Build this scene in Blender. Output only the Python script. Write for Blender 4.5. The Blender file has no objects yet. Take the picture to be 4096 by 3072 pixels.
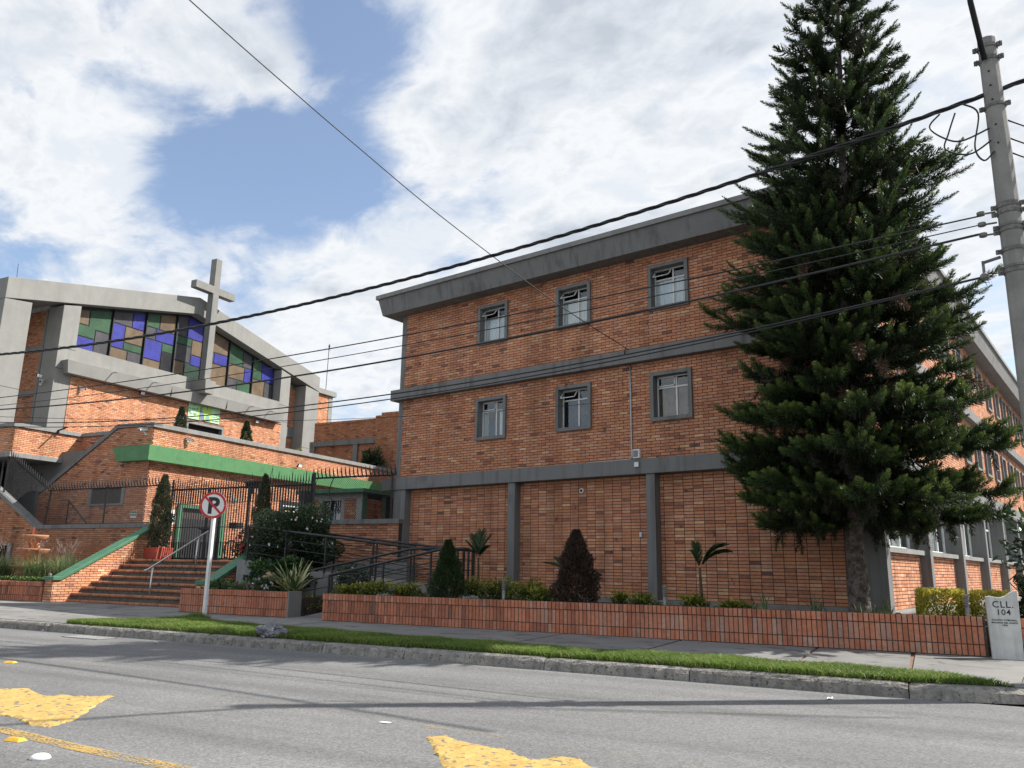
import bpy, bmesh, math, random
import numpy as np
from mathutils import Vector, Matrix
random.seed(7); RNG = np.random.default_rng(7)
SC = bpy.context.scene
COL = SC.collection
R = math.radians
# ------------------------------------------------------------------ camera
cam_d = bpy.data.cameras.new('camera'); cam = bpy.data.objects.new('camera', cam_d); COL.objects.link(cam)
cam_d.sensor_width = 36.0; cam_d.lens = 28.156; cam_d.clip_start = 0.1; cam_d.clip_end = 3000
def cam_axes(yaw, pitch, roll):
    f = Vector((math.sin(yaw)*math.cos(pitch), math.cos(yaw)*math.cos(pitch), math.sin(pitch)))
    r = Vector((math.cos(yaw), -math.sin(yaw), 0)); u = r.cross(f)
    return (r*math.cos(roll)+u*math.sin(roll), -r*math.sin(roll)+u*math.cos(roll), f)
cr, cu, cf = cam_axes(R(-38.0855), R(12.9796), R(0.9356))
CAMPOS = Vector((0, 0, 1.27))
cam.matrix_world = Matrix(((cr.x, cu.x, -cf.x, 0), (cr.y, cu.y, -cf.y, 0), (cr.z, cu.z, -cf.z, 1.27), (0, 0, 0, 1)))
SC.camera = cam
# ------------------------------------------------------------------ light
SUN_AZ = math.atan2(0.722, 0.692); SUN_EL = R(43.0)      # towards +X +Y: behind the long block, from the right
SDIR = Vector((math.cos(SUN_AZ)*math.cos(SUN_EL), math.sin(SUN_AZ)*math.cos(SUN_EL), math.sin(SUN_EL)))
sl = bpy.data.lights.new('sun', 'SUN'); sl.energy = 4.0; sl.angle = R(0.55); sl.color = (1.0, 0.955, 0.88)
so = bpy.data.objects.new('sun', sl); COL.objects.link(so); so.rotation_euler = SDIR.to_track_quat('Z', 'Y').to_euler()
so.location = (30, 30, 40)
SC.view_settings.view_transform = 'Standard'; SC.view_settings.look = 'None'
SC.view_settings.exposure = 1.03; SC.view_settings.gamma = 1.0
world = bpy.data.worlds.new('World'); SC.world = world; world.use_nodes = True
def build_world():
    nt = world.node_tree; N = nt.nodes; L = nt.links; N.clear()
    out = N.new('ShaderNodeOutputWorld')
    sky = N.new('ShaderNodeTexSky'); sky.sky_type = 'NISHITA'; sky.sun_disc = False
    sky.sun_elevation = SUN_EL; sky.sun_rotation = R(43.8); sky.altitude = 400; sky.air_density = 1.0; sky.dust_density = 1.6; sky.ozone_density = 1.2
    tc = N.new('ShaderNodeTexCoord'); nrm = N.new('ShaderNodeVectorMath'); nrm.operation = 'NORMALIZE'
    L.new(tc.outputs['Generated'], nrm.inputs[0])
    sep = N.new('ShaderNodeSeparateXYZ'); L.new(nrm.outputs[0], sep.inputs[0])
    def mth(op, a, b=None, c=None, clamp=False):
        m = N.new('ShaderNodeMath'); m.operation = op; m.use_clamp = clamp
        for i, v in enumerate((a, b, c)):
            if v is None: continue
            if isinstance(v, (int, float)): m.inputs[i].default_value = v
            else: L.new(v, m.inputs[i])
        return m.outputs[0]
    # the cloud deck: a flat layer overhead, so clouds shrink and crowd towards the horizon
    h = mth('ADD', mth('MAXIMUM', sep.outputs[2], 0.0), 0.22)
    cx = mth('DIVIDE', sep.outputs[0], h); cy = mth('DIVIDE', sep.outputs[1], h)
    cv = N.new('ShaderNodeCombineXYZ'); L.new(cx, cv.inputs[0]); L.new(cy, cv.inputs[1])
    def noise(scale, detail, rough, off, dist=0.0):
        mp = N.new('ShaderNodeMapping'); mp.inputs['Location'].default_value = off; mp.inputs['Rotation'].default_value = (0, 0, R(35)); mp.inputs['Scale'].default_value = (1.0, 1.25, 1)
        L.new(cv.outputs[0], mp.inputs[0])
        n = N.new('ShaderNodeTexNoise'); n.inputs['Scale'].default_value = scale; n.inputs['Detail'].default_value = detail; n.inputs['Roughness'].default_value = rough; n.inputs['Distortion'].default_value = dist
        L.new(mp.outputs[0], n.inputs['Vector']); return n.outputs['Fac']
    big = noise(1.5, 5, 0.5, (3.1, 1.7, 0), 0.4); mid = noise(4.2, 8, 0.58, (7.3, 2.2, 0), 0.5); fine = noise(11.0, 9, 0.62, (0.4, 5.2, 0), 0.4)
    # broad openings and banks of the cloud cover (directions in the sky)
    def lobe(d, width, amp):
        v = Vector(d).normalized(); dp = N.new('ShaderNodeVectorMath'); dp.operation = 'DOT_PRODUCT'; L.new(nrm.outputs[0], dp.inputs[0]); dp.inputs[1].default_value = v
        k = mth('SUBTRACT', 1.0, dp.outputs['Value']); return mth('MULTIPLY', mth('EXPONENT', mth('MULTIPLY', k, -1.0/width)), amp)
    bias = None
    for d, wdt, amp in LOBES:
        l = lobe(d, wdt, amp); bias = l if bias is None else mth('ADD', bias, l)
    den = mth('ADD', mth('ADD', mth('ADD', mth('MULTIPLY', big, 0.50), mth('MULTIPLY', mid, 0.54)), mth('MULTIPLY', fine, 0.17)), mth('ADD', bias, 0.055))
    ss = N.new('ShaderNodeMapRange'); ss.interpolation_type = 'SMOOTHSTEP'; ss.inputs['From Min'].default_value = 0.52; ss.inputs['From Max'].default_value = 0.72
    L.new(den, ss.inputs['Value'])
    shd = noise(3.0, 7, 0.55, (5.0, 9.1, 0), 0.5)
    # cloud brightness: thick parts greyer at the base, thin parts white
    sh = N.new('ShaderNodeMapRange'); sh.inputs['From Min'].default_value = 0.60; sh.inputs['From Max'].default_value = 1.02; L.new(den, sh.inputs['Value'])
    ramp = N.new('ShaderNodeValToRGB'); L.new(mth('ADD', mth('ADD', sh.outputs[0], mth('MULTIPLY', mth('SUBTRACT', shd, 0.5), 2.4)), mth('MULTIPLY', mth('SUBTRACT', fine, 0.5), 0.8), clamp=True), ramp.inputs[0])
    e = ramp.color_ramp.elements; e[0].position = 0.0; e[0].color = (0.80, 0.845, 0.90, 1); e[1].position = 1.0; e[1].color = (0.56, 0.61, 0.68, 1)
    m = e.new(0.30); m.color = (0.93, 0.945, 0.96, 1); m = e.new(0.6); m.color = (0.76, 0.80, 0.85, 1)
    skyc = N.new('ShaderNodeVectorMath'); skyc.operation = 'SCALE'; L.new(sky.outputs[0], skyc.inputs[0]); skyc.inputs['Scale'].default_value = 0.85
    cl = N.new('ShaderNodeVectorMath'); cl.operation = 'SCALE'; L.new(ramp.outputs[0], cl.inputs[0]); cl.inputs['Scale'].default_value = 5.1
    hz = mth('MULTIPLY', mth('POWER', mth('SUBTRACT', 1.0, mth('MAXIMUM', sep.outputs[2], 0.0), clamp=True), 9.0), 0.6)
    fac = mth('MAXIMUM', mth('MULTIPLY', ss.outputs[0], 0.96), hz)
    ad = N.new('ShaderNodeVectorMath'); ad.operation = 'ADD'; L.new(skyc.outputs[0], ad.inputs[0]); ad.inputs[1].default_value = (.42, .48, .58)      # thin high haze
    mix = N.new('ShaderNodeMix'); mix.data_type = 'RGBA'; L.new(fac, mix.inputs['Factor']); L.new(ad.outputs[0], mix.inputs['A']); L.new(cl.outputs[0], mix.inputs['B'])
    bg = N.new('ShaderNodeBackground'); bg.inputs['Strength'].default_value = 0.10
    L.new(mix.outputs['Result'], bg.inputs['Color']); L.new(bg.outputs[0], out.inputs[0])
LOBES = [((-.78, .422, .462), .011, -.22), ((-.678, .571, .463), .008, -.22), ((-.728, .541, .421), .006, -.17), ((-.65, .493, .578), .0045, -.26), ((-.63, .532, .566), .003, -.12), ((-.898, .297, .325), .002, -.18), ((-.847, .403, .346), .0016, -.18),
         ((-.807, .292, .513), .012, .10), ((-.735, .42, .55), .002, .16), ((-.69, .475, .545), .0018, .19), ((-.655, .535, .53), .0018, .17), ((-.602, .594, .533), .004, .14), ((-.861, .342, .375), .0035, .22), ((-.704, .601, .379), .004, .20), ((-.529, .693, .489), .03, .15), ((-.40, .71, .58), .06, .10), ((-.838, .442, .321), .004, .15)]
build_world()
SC.cycles.use_denoising = True
try: SC.cycles.denoiser = 'OPENIMAGEDENOISE'
except Exception: pass
SC.cycles.max_bounces = 6; SC.cycles.diffuse_bounces = 3; SC.cycles.transparent_max_bounces = 12
# ------------------------------------------------------------------ materials
def nodes(m): return m.node_tree.nodes, m.node_tree.links
def mat_base(name, col=(.5, .5, .5), rough=.7, metal=0.0, spec=.5):
    m = bpy.data.materials.new(name); m.use_nodes = True
    b = m.node_tree.nodes['Principled BSDF']; b.inputs['Base Color'].default_value = (*col, 1); b.inputs['Roughness'].default_value = rough; b.inputs['Metallic'].default_value = metal
    b.inputs['Specular IOR Level'].default_value = spec
    return m
def noise_mat(name, c1, c2, scale=6.0, rough=.8, bump=.0, bscale=40.0, detail=6, metal=0.0, spots=None, streak=None, spec=.4, lo=.35, hi=.65, bdist=.01, var=0.0):
    """two-tone surface with a noise mix, optional dark spots, vertical streaks, and a bump."""
    m = mat_base(name, c1, rough, metal, spec); N, L = nodes(m); b = N['Principled BSDF']
    tc = N.new('ShaderNodeTexCoord'); geo = N.new('ShaderNodeNewGeometry')
    n = N.new('ShaderNodeTexNoise'); n.inputs['Scale'].default_value = scale; n.inputs['Detail'].default_value = detail; n.inputs['Roughness'].default_value = .62
    L.new(geo.outputs['Position'], n.inputs['Vector'])
    mr = N.new('ShaderNodeMapRange'); mr.inputs['From Min'].default_value = lo; mr.inputs['From Max'].default_value = hi; L.new(n.outputs['Fac'], mr.inputs['Value'])
    mx = N.new('ShaderNodeMix'); mx.data_type = 'RGBA'; mx.inputs['A'].default_value = (*c1, 1); mx.inputs['B'].default_value = (*c2, 1); L.new(mr.outputs[0], mx.inputs['Factor'])
    c = mx.outputs['Result']
    if spots:
        sc_, th, colr = spots
        n2 = N.new('ShaderNodeTexNoise'); n2.inputs['Scale'].default_value = sc_; n2.inputs['Detail'].default_value = 4; L.new(geo.outputs['Position'], n2.inputs['Vector'])
        mr2 = N.new('ShaderNodeMapRange'); mr2.inputs['From Min'].default_value = th; mr2.inputs['From Max'].default_value = th+.06; L.new(n2.outputs['Fac'], mr2.inputs['Value'])
        mx2 = N.new('ShaderNodeMix'); mx2.data_type = 'RGBA'; L.new(mr2.outputs[0], mx2.inputs['Factor']); L.new(c, mx2.inputs['A']); mx2.inputs['B'].default_value = (*colr, 1); c = mx2.outputs['Result']
    if streak:
        sx, colr, amt = streak
        mp = N.new('ShaderNodeMapping'); mp.inputs['Scale'].default_value = (sx, sx, sx*.06); L.new(geo.outputs['Position'], mp.inputs[0])
        n3 = N.new('ShaderNodeTexNoise'); n3.inputs['Scale'].default_value = 1.0; n3.inputs['Detail'].default_value = 5; L.new(mp.outputs[0], n3.inputs['Vector'])
        mr3 = N.new('ShaderNodeMapRange'); mr3.inputs['From Min'].default_value = .5; mr3.inputs['From Max'].default_value = .75; mr3.inputs['To Max'].default_value = amt; L.new(n3.outputs['Fac'], mr3.inputs['Value'])
        mx3 = N.new('ShaderNodeMix'); mx3.data_type = 'RGBA'; L.new(mr3.outputs[0], mx3.inputs['Factor']); L.new(c, mx3.inputs['A']); mx3.inputs['B'].default_value = (*colr, 1); c = mx3.outputs['Result']
    if var:
        oi = N.new('ShaderNodeObjectInfo'); mm = N.new('ShaderNodeMath'); mm.operation = 'MULTIPLY_ADD'; L.new(oi.outputs['Random'], mm.inputs[0]); mm.inputs[1].default_value = 2*var; mm.inputs[2].default_value = 1-var
        hs = N.new('ShaderNodeVectorMath'); hs.operation = 'SCALE'; L.new(c, hs.inputs[0]); L.new(mm.outputs[0], hs.inputs['Scale']); c = hs.outputs[0]
    L.new(c, b.inputs['Base Color'])
    if bump:
        n4 = N.new('ShaderNodeTexNoise'); n4.inputs['Scale'].default_value = bscale; n4.inputs['Detail'].default_value = 6; L.new(geo.outputs['Position'], n4.inputs['Vector'])
        bp = N.new('ShaderNodeBump'); bp.inputs['Strength'].default_value = bump; bp.inputs['Distance'].default_value = bdist; L.new(n4.outputs['Fac'], bp.inputs['Height']); L.new(bp.outputs[0], b.inputs['Normal'])
    return m
def tone_out(N, L):
    a = N.new('ShaderNodeAttribute'); a.attribute_type = 'GEOMETRY'; a.attribute_name = 'tone'
    o = N.new('ShaderNodeAttribute'); o.attribute_type = 'OBJECT'; o.attribute_name = 'tone'
    s = N.new('ShaderNodeMath'); s.operation = 'ADD'; L.new(a.outputs['Fac'], s.inputs[0]); L.new(o.outputs['Fac'], s.inputs[1]); return s.outputs[0]
def brick_mat(name, stops, soot=.62, sat=1.0):
    m = mat_base(name, (.35, .16, .09), .88, 0, .25); N, L = nodes(m); b = N['Principled BSDF']; t = tone_out(N, L)
    rp = N.new('ShaderNodeValToRGB'); L.new(t, rp.inputs[0]); cr_ = rp.color_ramp
    while len(cr_.elements) > 1: cr_.elements.remove(cr_.elements[-1])
    cr_.elements[0].position = stops[0][0]; cr_.elements[0].color = (*stops[0][1], 1)
    for p, c in stops[1:]: cr_.elements.new(p).color = (*c, 1)
    geo = N.new('ShaderNodeNewGeometry')
    n = N.new('ShaderNodeTexNoise'); n.inputs['Scale'].default_value = 14; n.inputs['Detail'].default_value = 5; n.inputs['Roughness'].default_value = .65; L.new(geo.outputs['Position'], n.inputs['Vector'])
    mr = N.new('ShaderNodeMapRange'); mr.inputs['From Min'].default_value = .3; mr.inputs['From Max'].default_value = .7; mr.inputs['To Min'].default_value = .80; mr.inputs['To Max'].default_value = 1.16; L.new(n.outputs['Fac'], mr.inputs['Value'])
    sc_ = N.new('ShaderNodeVectorMath'); sc_.operation = 'SCALE'; L.new(rp.outputs[0], sc_.inputs[0]); L.new(mr.outputs[0], sc_.inputs['Scale'])
    # scorch marks on some bricks
    n2 = N.new('ShaderNodeTexNoise'); n2.inputs['Scale'].default_value = 5.5; n2.inputs['Detail'].default_value = 3; L.new(geo.outputs['Position'], n2.inputs['Vector'])
    k = N.new('ShaderNodeMath'); k.operation = 'MULTIPLY_ADD'; L.new(t, k.inputs[0]); k.inputs[1].default_value = -.16; L.new(n2.outputs['Fac'], k.inputs[2])
    mr2 = N.new('ShaderNodeMapRange'); mr2.inputs['From Min'].default_value = soot; mr2.inputs['From Max'].default_value = soot+.05; mr2.inputs['To Max'].default_value = .75; L.new(k.outputs[0], mr2.inputs['Value'])
    mx = N.new('ShaderNodeMix'); mx.data_type = 'RGBA'; L.new(mr2.outputs[0], mx.inputs['Factor']); L.new(sc_.outputs[0], mx.inputs['A']); mx.inputs['B'].default_value = (.085, .06, .052, 1)
    # broad weathering across the wall
    n5 = N.new('ShaderNodeTexNoise'); n5.inputs['Scale'].default_value = .8; n5.inputs['Detail'].default_value = 4; L.new(geo.outputs['Position'], n5.inputs['Vector'])
    mr5 = N.new('ShaderNodeMapRange'); mr5.inputs['From Min'].default_value = .3; mr5.inputs['From Max'].default_value = .7; mr5.inputs['To Min'].default_value = .86; mr5.inputs['To Max'].default_value = 1.10; L.new(n5.outputs['Fac'], mr5.inputs['Value'])
    s5 = N.new('ShaderNodeVectorMath'); s5.operation = 'SCALE'; L.new(mx.outputs['Result'], s5.inputs[0]); L.new(mr5.outputs[0], s5.inputs['Scale'])
    mp6 = N.new('ShaderNodeMapping'); mp6.inputs['Scale'].default_value = (2.2, 2.2, .22); L.new(geo.outputs['Position'], mp6.inputs[0]); n6 = N.new('ShaderNodeTexNoise'); n6.inputs['Scale'].default_value = 1.0; n6.inputs['Detail'].default_value = 6; L.new(mp6.outputs[0], n6.inputs['Vector'])
    mr6 = N.new('ShaderNodeMapRange'); mr6.inputs['From Min'].default_value = .45; mr6.inputs['From Max'].default_value = .75; mr6.inputs['To Min'].default_value = 1.04; mr6.inputs['To Max'].default_value = .72; L.new(n6.outputs['Fac'], mr6.inputs['Value'])
    s6 = N.new('ShaderNodeVectorMath'); s6.operation = 'SCALE'; L.new(s5.outputs[0], s6.inputs[0]); L.new(mr6.outputs[0], s6.inputs['Scale'])
    L.new(s6.outputs[0], b.inputs['Base Color'])
    n3 = N.new('ShaderNodeTexNoise'); n3.inputs['Scale'].default_value = 55; n3.inputs['Detail'].default_value = 4; L.new(geo.outputs['Position'], n3.inputs['Vector'])
    bp = N.new('ShaderNodeBump'); bp.inputs['Strength'].default_value = .35; bp.inputs['Distance'].default_value = .006; L.new(n3.outputs['Fac'], bp.inputs['Height']); L.new(bp.outputs[0], b.inputs['Normal'])
    return m
def leaf_mat(name, stops, rough=.55, trans=.25, spec=.35):
    m = mat_base(name, stops[0][1], rough, 0, spec); N, L = nodes(m); b = N['Principled BSDF']; t = tone_out(N, L)
    rp = N.new('ShaderNodeValToRGB'); L.new(t, rp.inputs[0]); e = rp.color_ramp.elements
    while len(e) > 1: e.remove(e[-1])
    e[0].position = stops[0][0]; e[0].color = (*stops[0][1], 1)
    for p, c in stops[1:]: e.new(p).color = (*c, 1)
    L.new(rp.outputs[0], b.inputs['Base Color'])
    tr = N.new('ShaderNodeBsdfTranslucent'); L.new(rp.outputs[0], tr.inputs['Color']); mx = N.new('ShaderNodeMixShader'); mx.inputs[0].default_value = trans
    L.new(b.outputs[0], mx.inputs[1]); L.new(tr.outputs[0], mx.inputs[2]); L.new(mx.outputs[0], N['Material Output'].inputs[0])
    return m
def glass_mat(name, tint=(.92, .95, .95), ior=1.5):
    m = bpy.data.materials.new(name); m.use_nodes = True; N, L = nodes(m); N.remove(N['Principled BSDF'])
    lw = N.new('ShaderNodeLayerWeight'); lw.inputs['Blend'].default_value = .5; pw = N.new('ShaderNodeMath'); pw.operation = 'POWER'; L.new(lw.outputs['Facing'], pw.inputs[0]); pw.inputs[1].default_value = 4.0; f = N.new('ShaderNodeMath'); f.operation = 'MULTIPLY_ADD'; L.new(pw.outputs[0], f.inputs[0]); f.inputs[1].default_value = .92; f.inputs[2].default_value = .08; t = N.new('ShaderNodeBsdfTransparent'); t.inputs[0].default_value = (*tint, 1); g = N.new('ShaderNodeBsdfGlossy'); g.inputs['Roughness'].default_value = .015
    geo = N.new('ShaderNodeNewGeometry'); n = N.new('ShaderNodeTexNoise'); n.inputs['Scale'].default_value = 1.7; L.new(geo.outputs['Position'], n.inputs['Vector']); bp = N.new('ShaderNodeBump'); bp.inputs['Strength'].default_value = .06; bp.inputs['Distance'].default_value = .05; L.new(n.outputs['Fac'], bp.inputs['Height']); L.new(bp.outputs[0], g.inputs['Normal'])
    mx = N.new('ShaderNodeMixShader'); L.new(f.outputs[0], mx.inputs[0]); L.new(t.outputs[0], mx.inputs[1]); L.new(g.outputs[0], mx.inputs[2]); L.new(mx.outputs[0], N['Material Output'].inputs[0]); return m
M = {}
BR = [(0.0, (.15, .085, .068)), (.10, (.32, .15, .10)), (.25, (.46, .185, .103)), (.36, (.50, .235, .15)), (.45, (.53, .225, .12)), (.58, (.56, .255, .138)), (.66, (.53, .275, .185)), (.75, (.60, .295, .16)), (.85, (.57, .315, .195)), (1.0, (.67, .41, .235))]
M['brick'] = brick_mat('brick_clay', BR)
M['brick2'] = brick_mat('brick_church', [(p, (c[0]*1.08, c[1]*1.12, c[2]*1.10)) for p, c in BR], soot=.68)
M['brick_red'] = brick_mat('brick_planter', [(0, (.19, .115, .09)), (.15, (.34, .135, .085)), (.35, (.47, .175, .10)), (.5, (.52, .21, .125)), (.62, (.50, .25, .17)), (.75, (.44, .27, .215)), (.88, (.55, .33, .21)), (1, (.58, .38, .27))], soot=.67)
M['brick_dark'] = brick_mat('brick_weathered', [(p, (c[0]*.82, c[1]*.80, c[2]*.74)) for p, c in BR], soot=.56)
M['mortar'] = noise_mat('mortar_joint', (.045, .038, .034), (.085, .072, .062), 20, .95)
M['step_shade'] = noise_mat('step_shade_grey', (.07, .063, .055), (.15, .135, .12), 12, .95)
M['grey'] = noise_mat('grey_paint', (.165, .165, .163), (.190, .189, .185), 2.2, .75, bump=.15, bscale=30, streak=(7, (.095, .093, .09), .85), spots=(.9, .66, (.13, .129, .126)), spec=.3)
M['grey_l'] = noise_mat('grey_paint_light', (.20, .20, .195), (.25, .248, .24), 2.0, .8, bump=.15, bscale=30, streak=(7, (.14, .138, .13), .6), spec=.3)
M['conc'] = noise_mat('painted_concrete', (.36, .355, .33), (.42, .41, .385), 1.6, .85, bump=.2, bscale=25, streak=(5, (.27, .265, .25), .55), spec=.3)
M['green'] = noise_mat('green_paint', (.085, .22, .095), (.105, .26, .115), 3, .6, bump=.1, streak=(6, (.06, .16, .075), .45), spec=.35)
M['green_d'] = noise_mat('dark_green_paint', (.05, .15, .085), (.07, .19, .11), 4, .55, bump=.1, streak=(6, (.04, .11, .06), .5))
M['black'] = noise_mat('black_iron', (.012, .012, .014), (.022, .022, .024), 9, .5, spec=.5)
M['dark'] = mat_base('dark_interior', (.012, .012, .013), .9)
M['charcoal'] = noise_mat('charcoal_metal', (.014, .015, .018), (.022, .024, .027), 5, .6, spec=.3)
M['white_m'] = noise_mat('white_window_paint', (.62, .62, .60), (.74, .74, .72), 6, .5)
M['glass'] = glass_mat('window_glass')
M['curtain_or_reflection'] = noise_mat('pale_curtain', (.66, .68, .69), (.74, .76, .77), 3, .9)
M['brown_refl'] = noise_mat('brown_reflection', (.10, .075, .055), (.14, .10, .075), 8, .8)  # brown of the tower mirrored in a lower window, put into colour
M['steel'] = noise_mat('brushed_steel', (.52, .52, .51), (.62, .62, .60), 12, .32, metal=.9)
M['galv'] = noise_mat('galvanised', (.36, .36, .36), (.46, .46, .45), 10, .5, metal=.5)
M['white_p'] = noise_mat('white_paint', (.68, .68, .67), (.78, .78, .77), 5, .45)
M['soil'] = noise_mat('soil', (.035, .026, .019), (.07, .052, .037), 9, .95, bump=.8, bscale=22, bdist=.03)
M['terra'] = noise_mat('terracotta', (.36, .15, .08), (.50, .27, .15), 7, .8, bump=.2, streak=(9, (.22, .11, .07), .5))
M['redpot'] = noise_mat('red_planter_paint', (.36, .065, .045), (.44, .09, .06), 4, .65, streak=(8, (.25, .06, .045), .5))
def asphalt():
    m = noise_mat('asphalt', (.138, .138, .138), (.172, .171, .169), .55, .86, bump=.55, bscale=130, bdist=.006, lo=.3, hi=.7, spec=.3); N, L = nodes(m); b = N['Principled BSDF']
    src = b.inputs['Base Color'].links[0].from_socket; geo = N.new('ShaderNodeNewGeometry')
    vo = N.new('ShaderNodeTexVoronoi'); vo.inputs['Scale'].default_value = 62; L.new(geo.outputs['Position'], vo.inputs['Vector'])
    hs = N.new('ShaderNodeSeparateColor'); L.new(vo.outputs['Color'], hs.inputs[0])
    mr = N.new('ShaderNodeMapRange'); mr.inputs['From Min'].default_value = .0; mr.inputs['From Max'].default_value = 1; mr.inputs['To Min'].default_value = .74; mr.inputs['To Max'].default_value = 1.28; L.new(hs.outputs[0], mr.inputs['Value'])
    s = N.new('ShaderNodeVectorMath'); s.operation = 'SCALE'; L.new(src, s.inputs[0]); L.new(mr.outputs[0], s.inputs['Scale'])
    # pale chips of stone
    v2 = N.new('ShaderNodeTexVoronoi'); v2.inputs['Scale'].default_value = 34; L.new(geo.outputs['Position'], v2.inputs['Vector'])
    lt = N.new('ShaderNodeMath'); lt.operation = 'LESS_THAN'; L.new(v2.outputs['Distance'], lt.inputs[0]); lt.inputs[1].default_value = .16
    h2 = N.new('ShaderNodeSeparateColor'); L.new(v2.outputs['Color'], h2.inputs[0]); gt = N.new('ShaderNodeMath'); gt.operation = 'GREATER_THAN'; L.new(h2.outputs[1], gt.inputs[0]); gt.inputs[1].default_value = .72
    an = N.new('ShaderNodeMath'); an.operation = 'MULTIPLY'; L.new(lt.outputs[0], an.inputs[0]); L.new(gt.outputs[0], an.inputs[1])
    mx = N.new('ShaderNodeMix'); mx.data_type = 'RGBA'; L.new(an.outputs[0], mx.inputs['Factor']); L.new(s.outputs[0], mx.inputs['A']); mx.inputs['B'].default_value = (.34, .33, .31, 1)
    # tyre-worn streaks along the street and old oil
    mp = N.new('ShaderNodeMapping'); mp.inputs['Rotation'].default_value = (0, 0, R(-11)); L.new(geo.outputs['Position'], mp.inputs[0]); mp2 = N.new('ShaderNodeMapping'); mp2.inputs['Scale'].default_value = (.10, 1.5, 1); L.new(mp.outputs[0], mp2.inputs[0])
    n = N.new('ShaderNodeTexNoise'); n.inputs['Scale'].default_value = 1.3; n.inputs['Detail'].default_value = 6; L.new(mp2.outputs[0], n.inputs['Vector'])
    mr2 = N.new('ShaderNodeMapRange'); mr2.inputs['From Min'].default_value = .35; mr2.inputs['From Max'].default_value = .68; mr2.inputs['To Min'].default_value = 1.12; mr2.inputs['To Max'].default_value = .80; L.new(n.outputs['Fac'], mr2.inputs['Value'])
    s2 = N.new('ShaderNodeVectorMath'); s2.operation = 'SCALE'; L.new(mx.outputs['Result'], s2.inputs[0]); L.new(mr2.outputs[0], s2.inputs['Scale']); L.new(s2.outputs[0], b.inputs['Base Color'])
    return m
M['asphalt'] = asphalt()
M['slab'] = noise_mat('pavement_concrete', (.145, .142, .136), (.215, .21, .20), 1.1, .92, bump=.35, bscale=45, spots=(2.6, .60, (.10, .096, .09)), var=.18, lo=.3, hi=.7)
M['slabjoint'] = noise_mat('brick_joint_strip', (.16, .09, .065), (.22, .14, .10), 9, .95)
M['kerb'] = noise_mat('kerb_concrete', (.17, .16, .145), (.30, .28, .25), 7, .95, bump=.9, bscale=38, bdist=.02, spots=(30, .60, (.085, .078, .07)), streak=(16, (.07, .064, .058), .65), var=.15)
M['yellow'] = noise_mat('yellow_paint_lumps', (.40, .26, .075), (.49, .34, .11), 5, .88, bump=.8, bscale=30, bdist=.012, spots=(17, .57, (.16, .14, .11)))
M['bark'] = noise_mat('bark', (.045, .035, .030), (.17, .145, .125), 9, .95, bump=1.0, bscale=16, bdist=.05, spots=(20, .6, (.03, .022, .02)))
M['polec'] = noise_mat('pole_concrete', (.20, .195, .18), (.27, .262, .245), 3, .9, bump=.3, bscale=50, spots=(30, .70, (.09, .085, .08)), streak=(6, (.15, .145, .135), .6))
M['plinth'] = noise_mat('plinth_concrete', (.17, .165, .155), (.25, .245, .23), 4, .95, bump=.4, bscale=30, spots=(5, .62, (.09, .085, .075)))
M['cable'] = mat_base('cable_black', (.012, .012, .015), .55)
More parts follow.
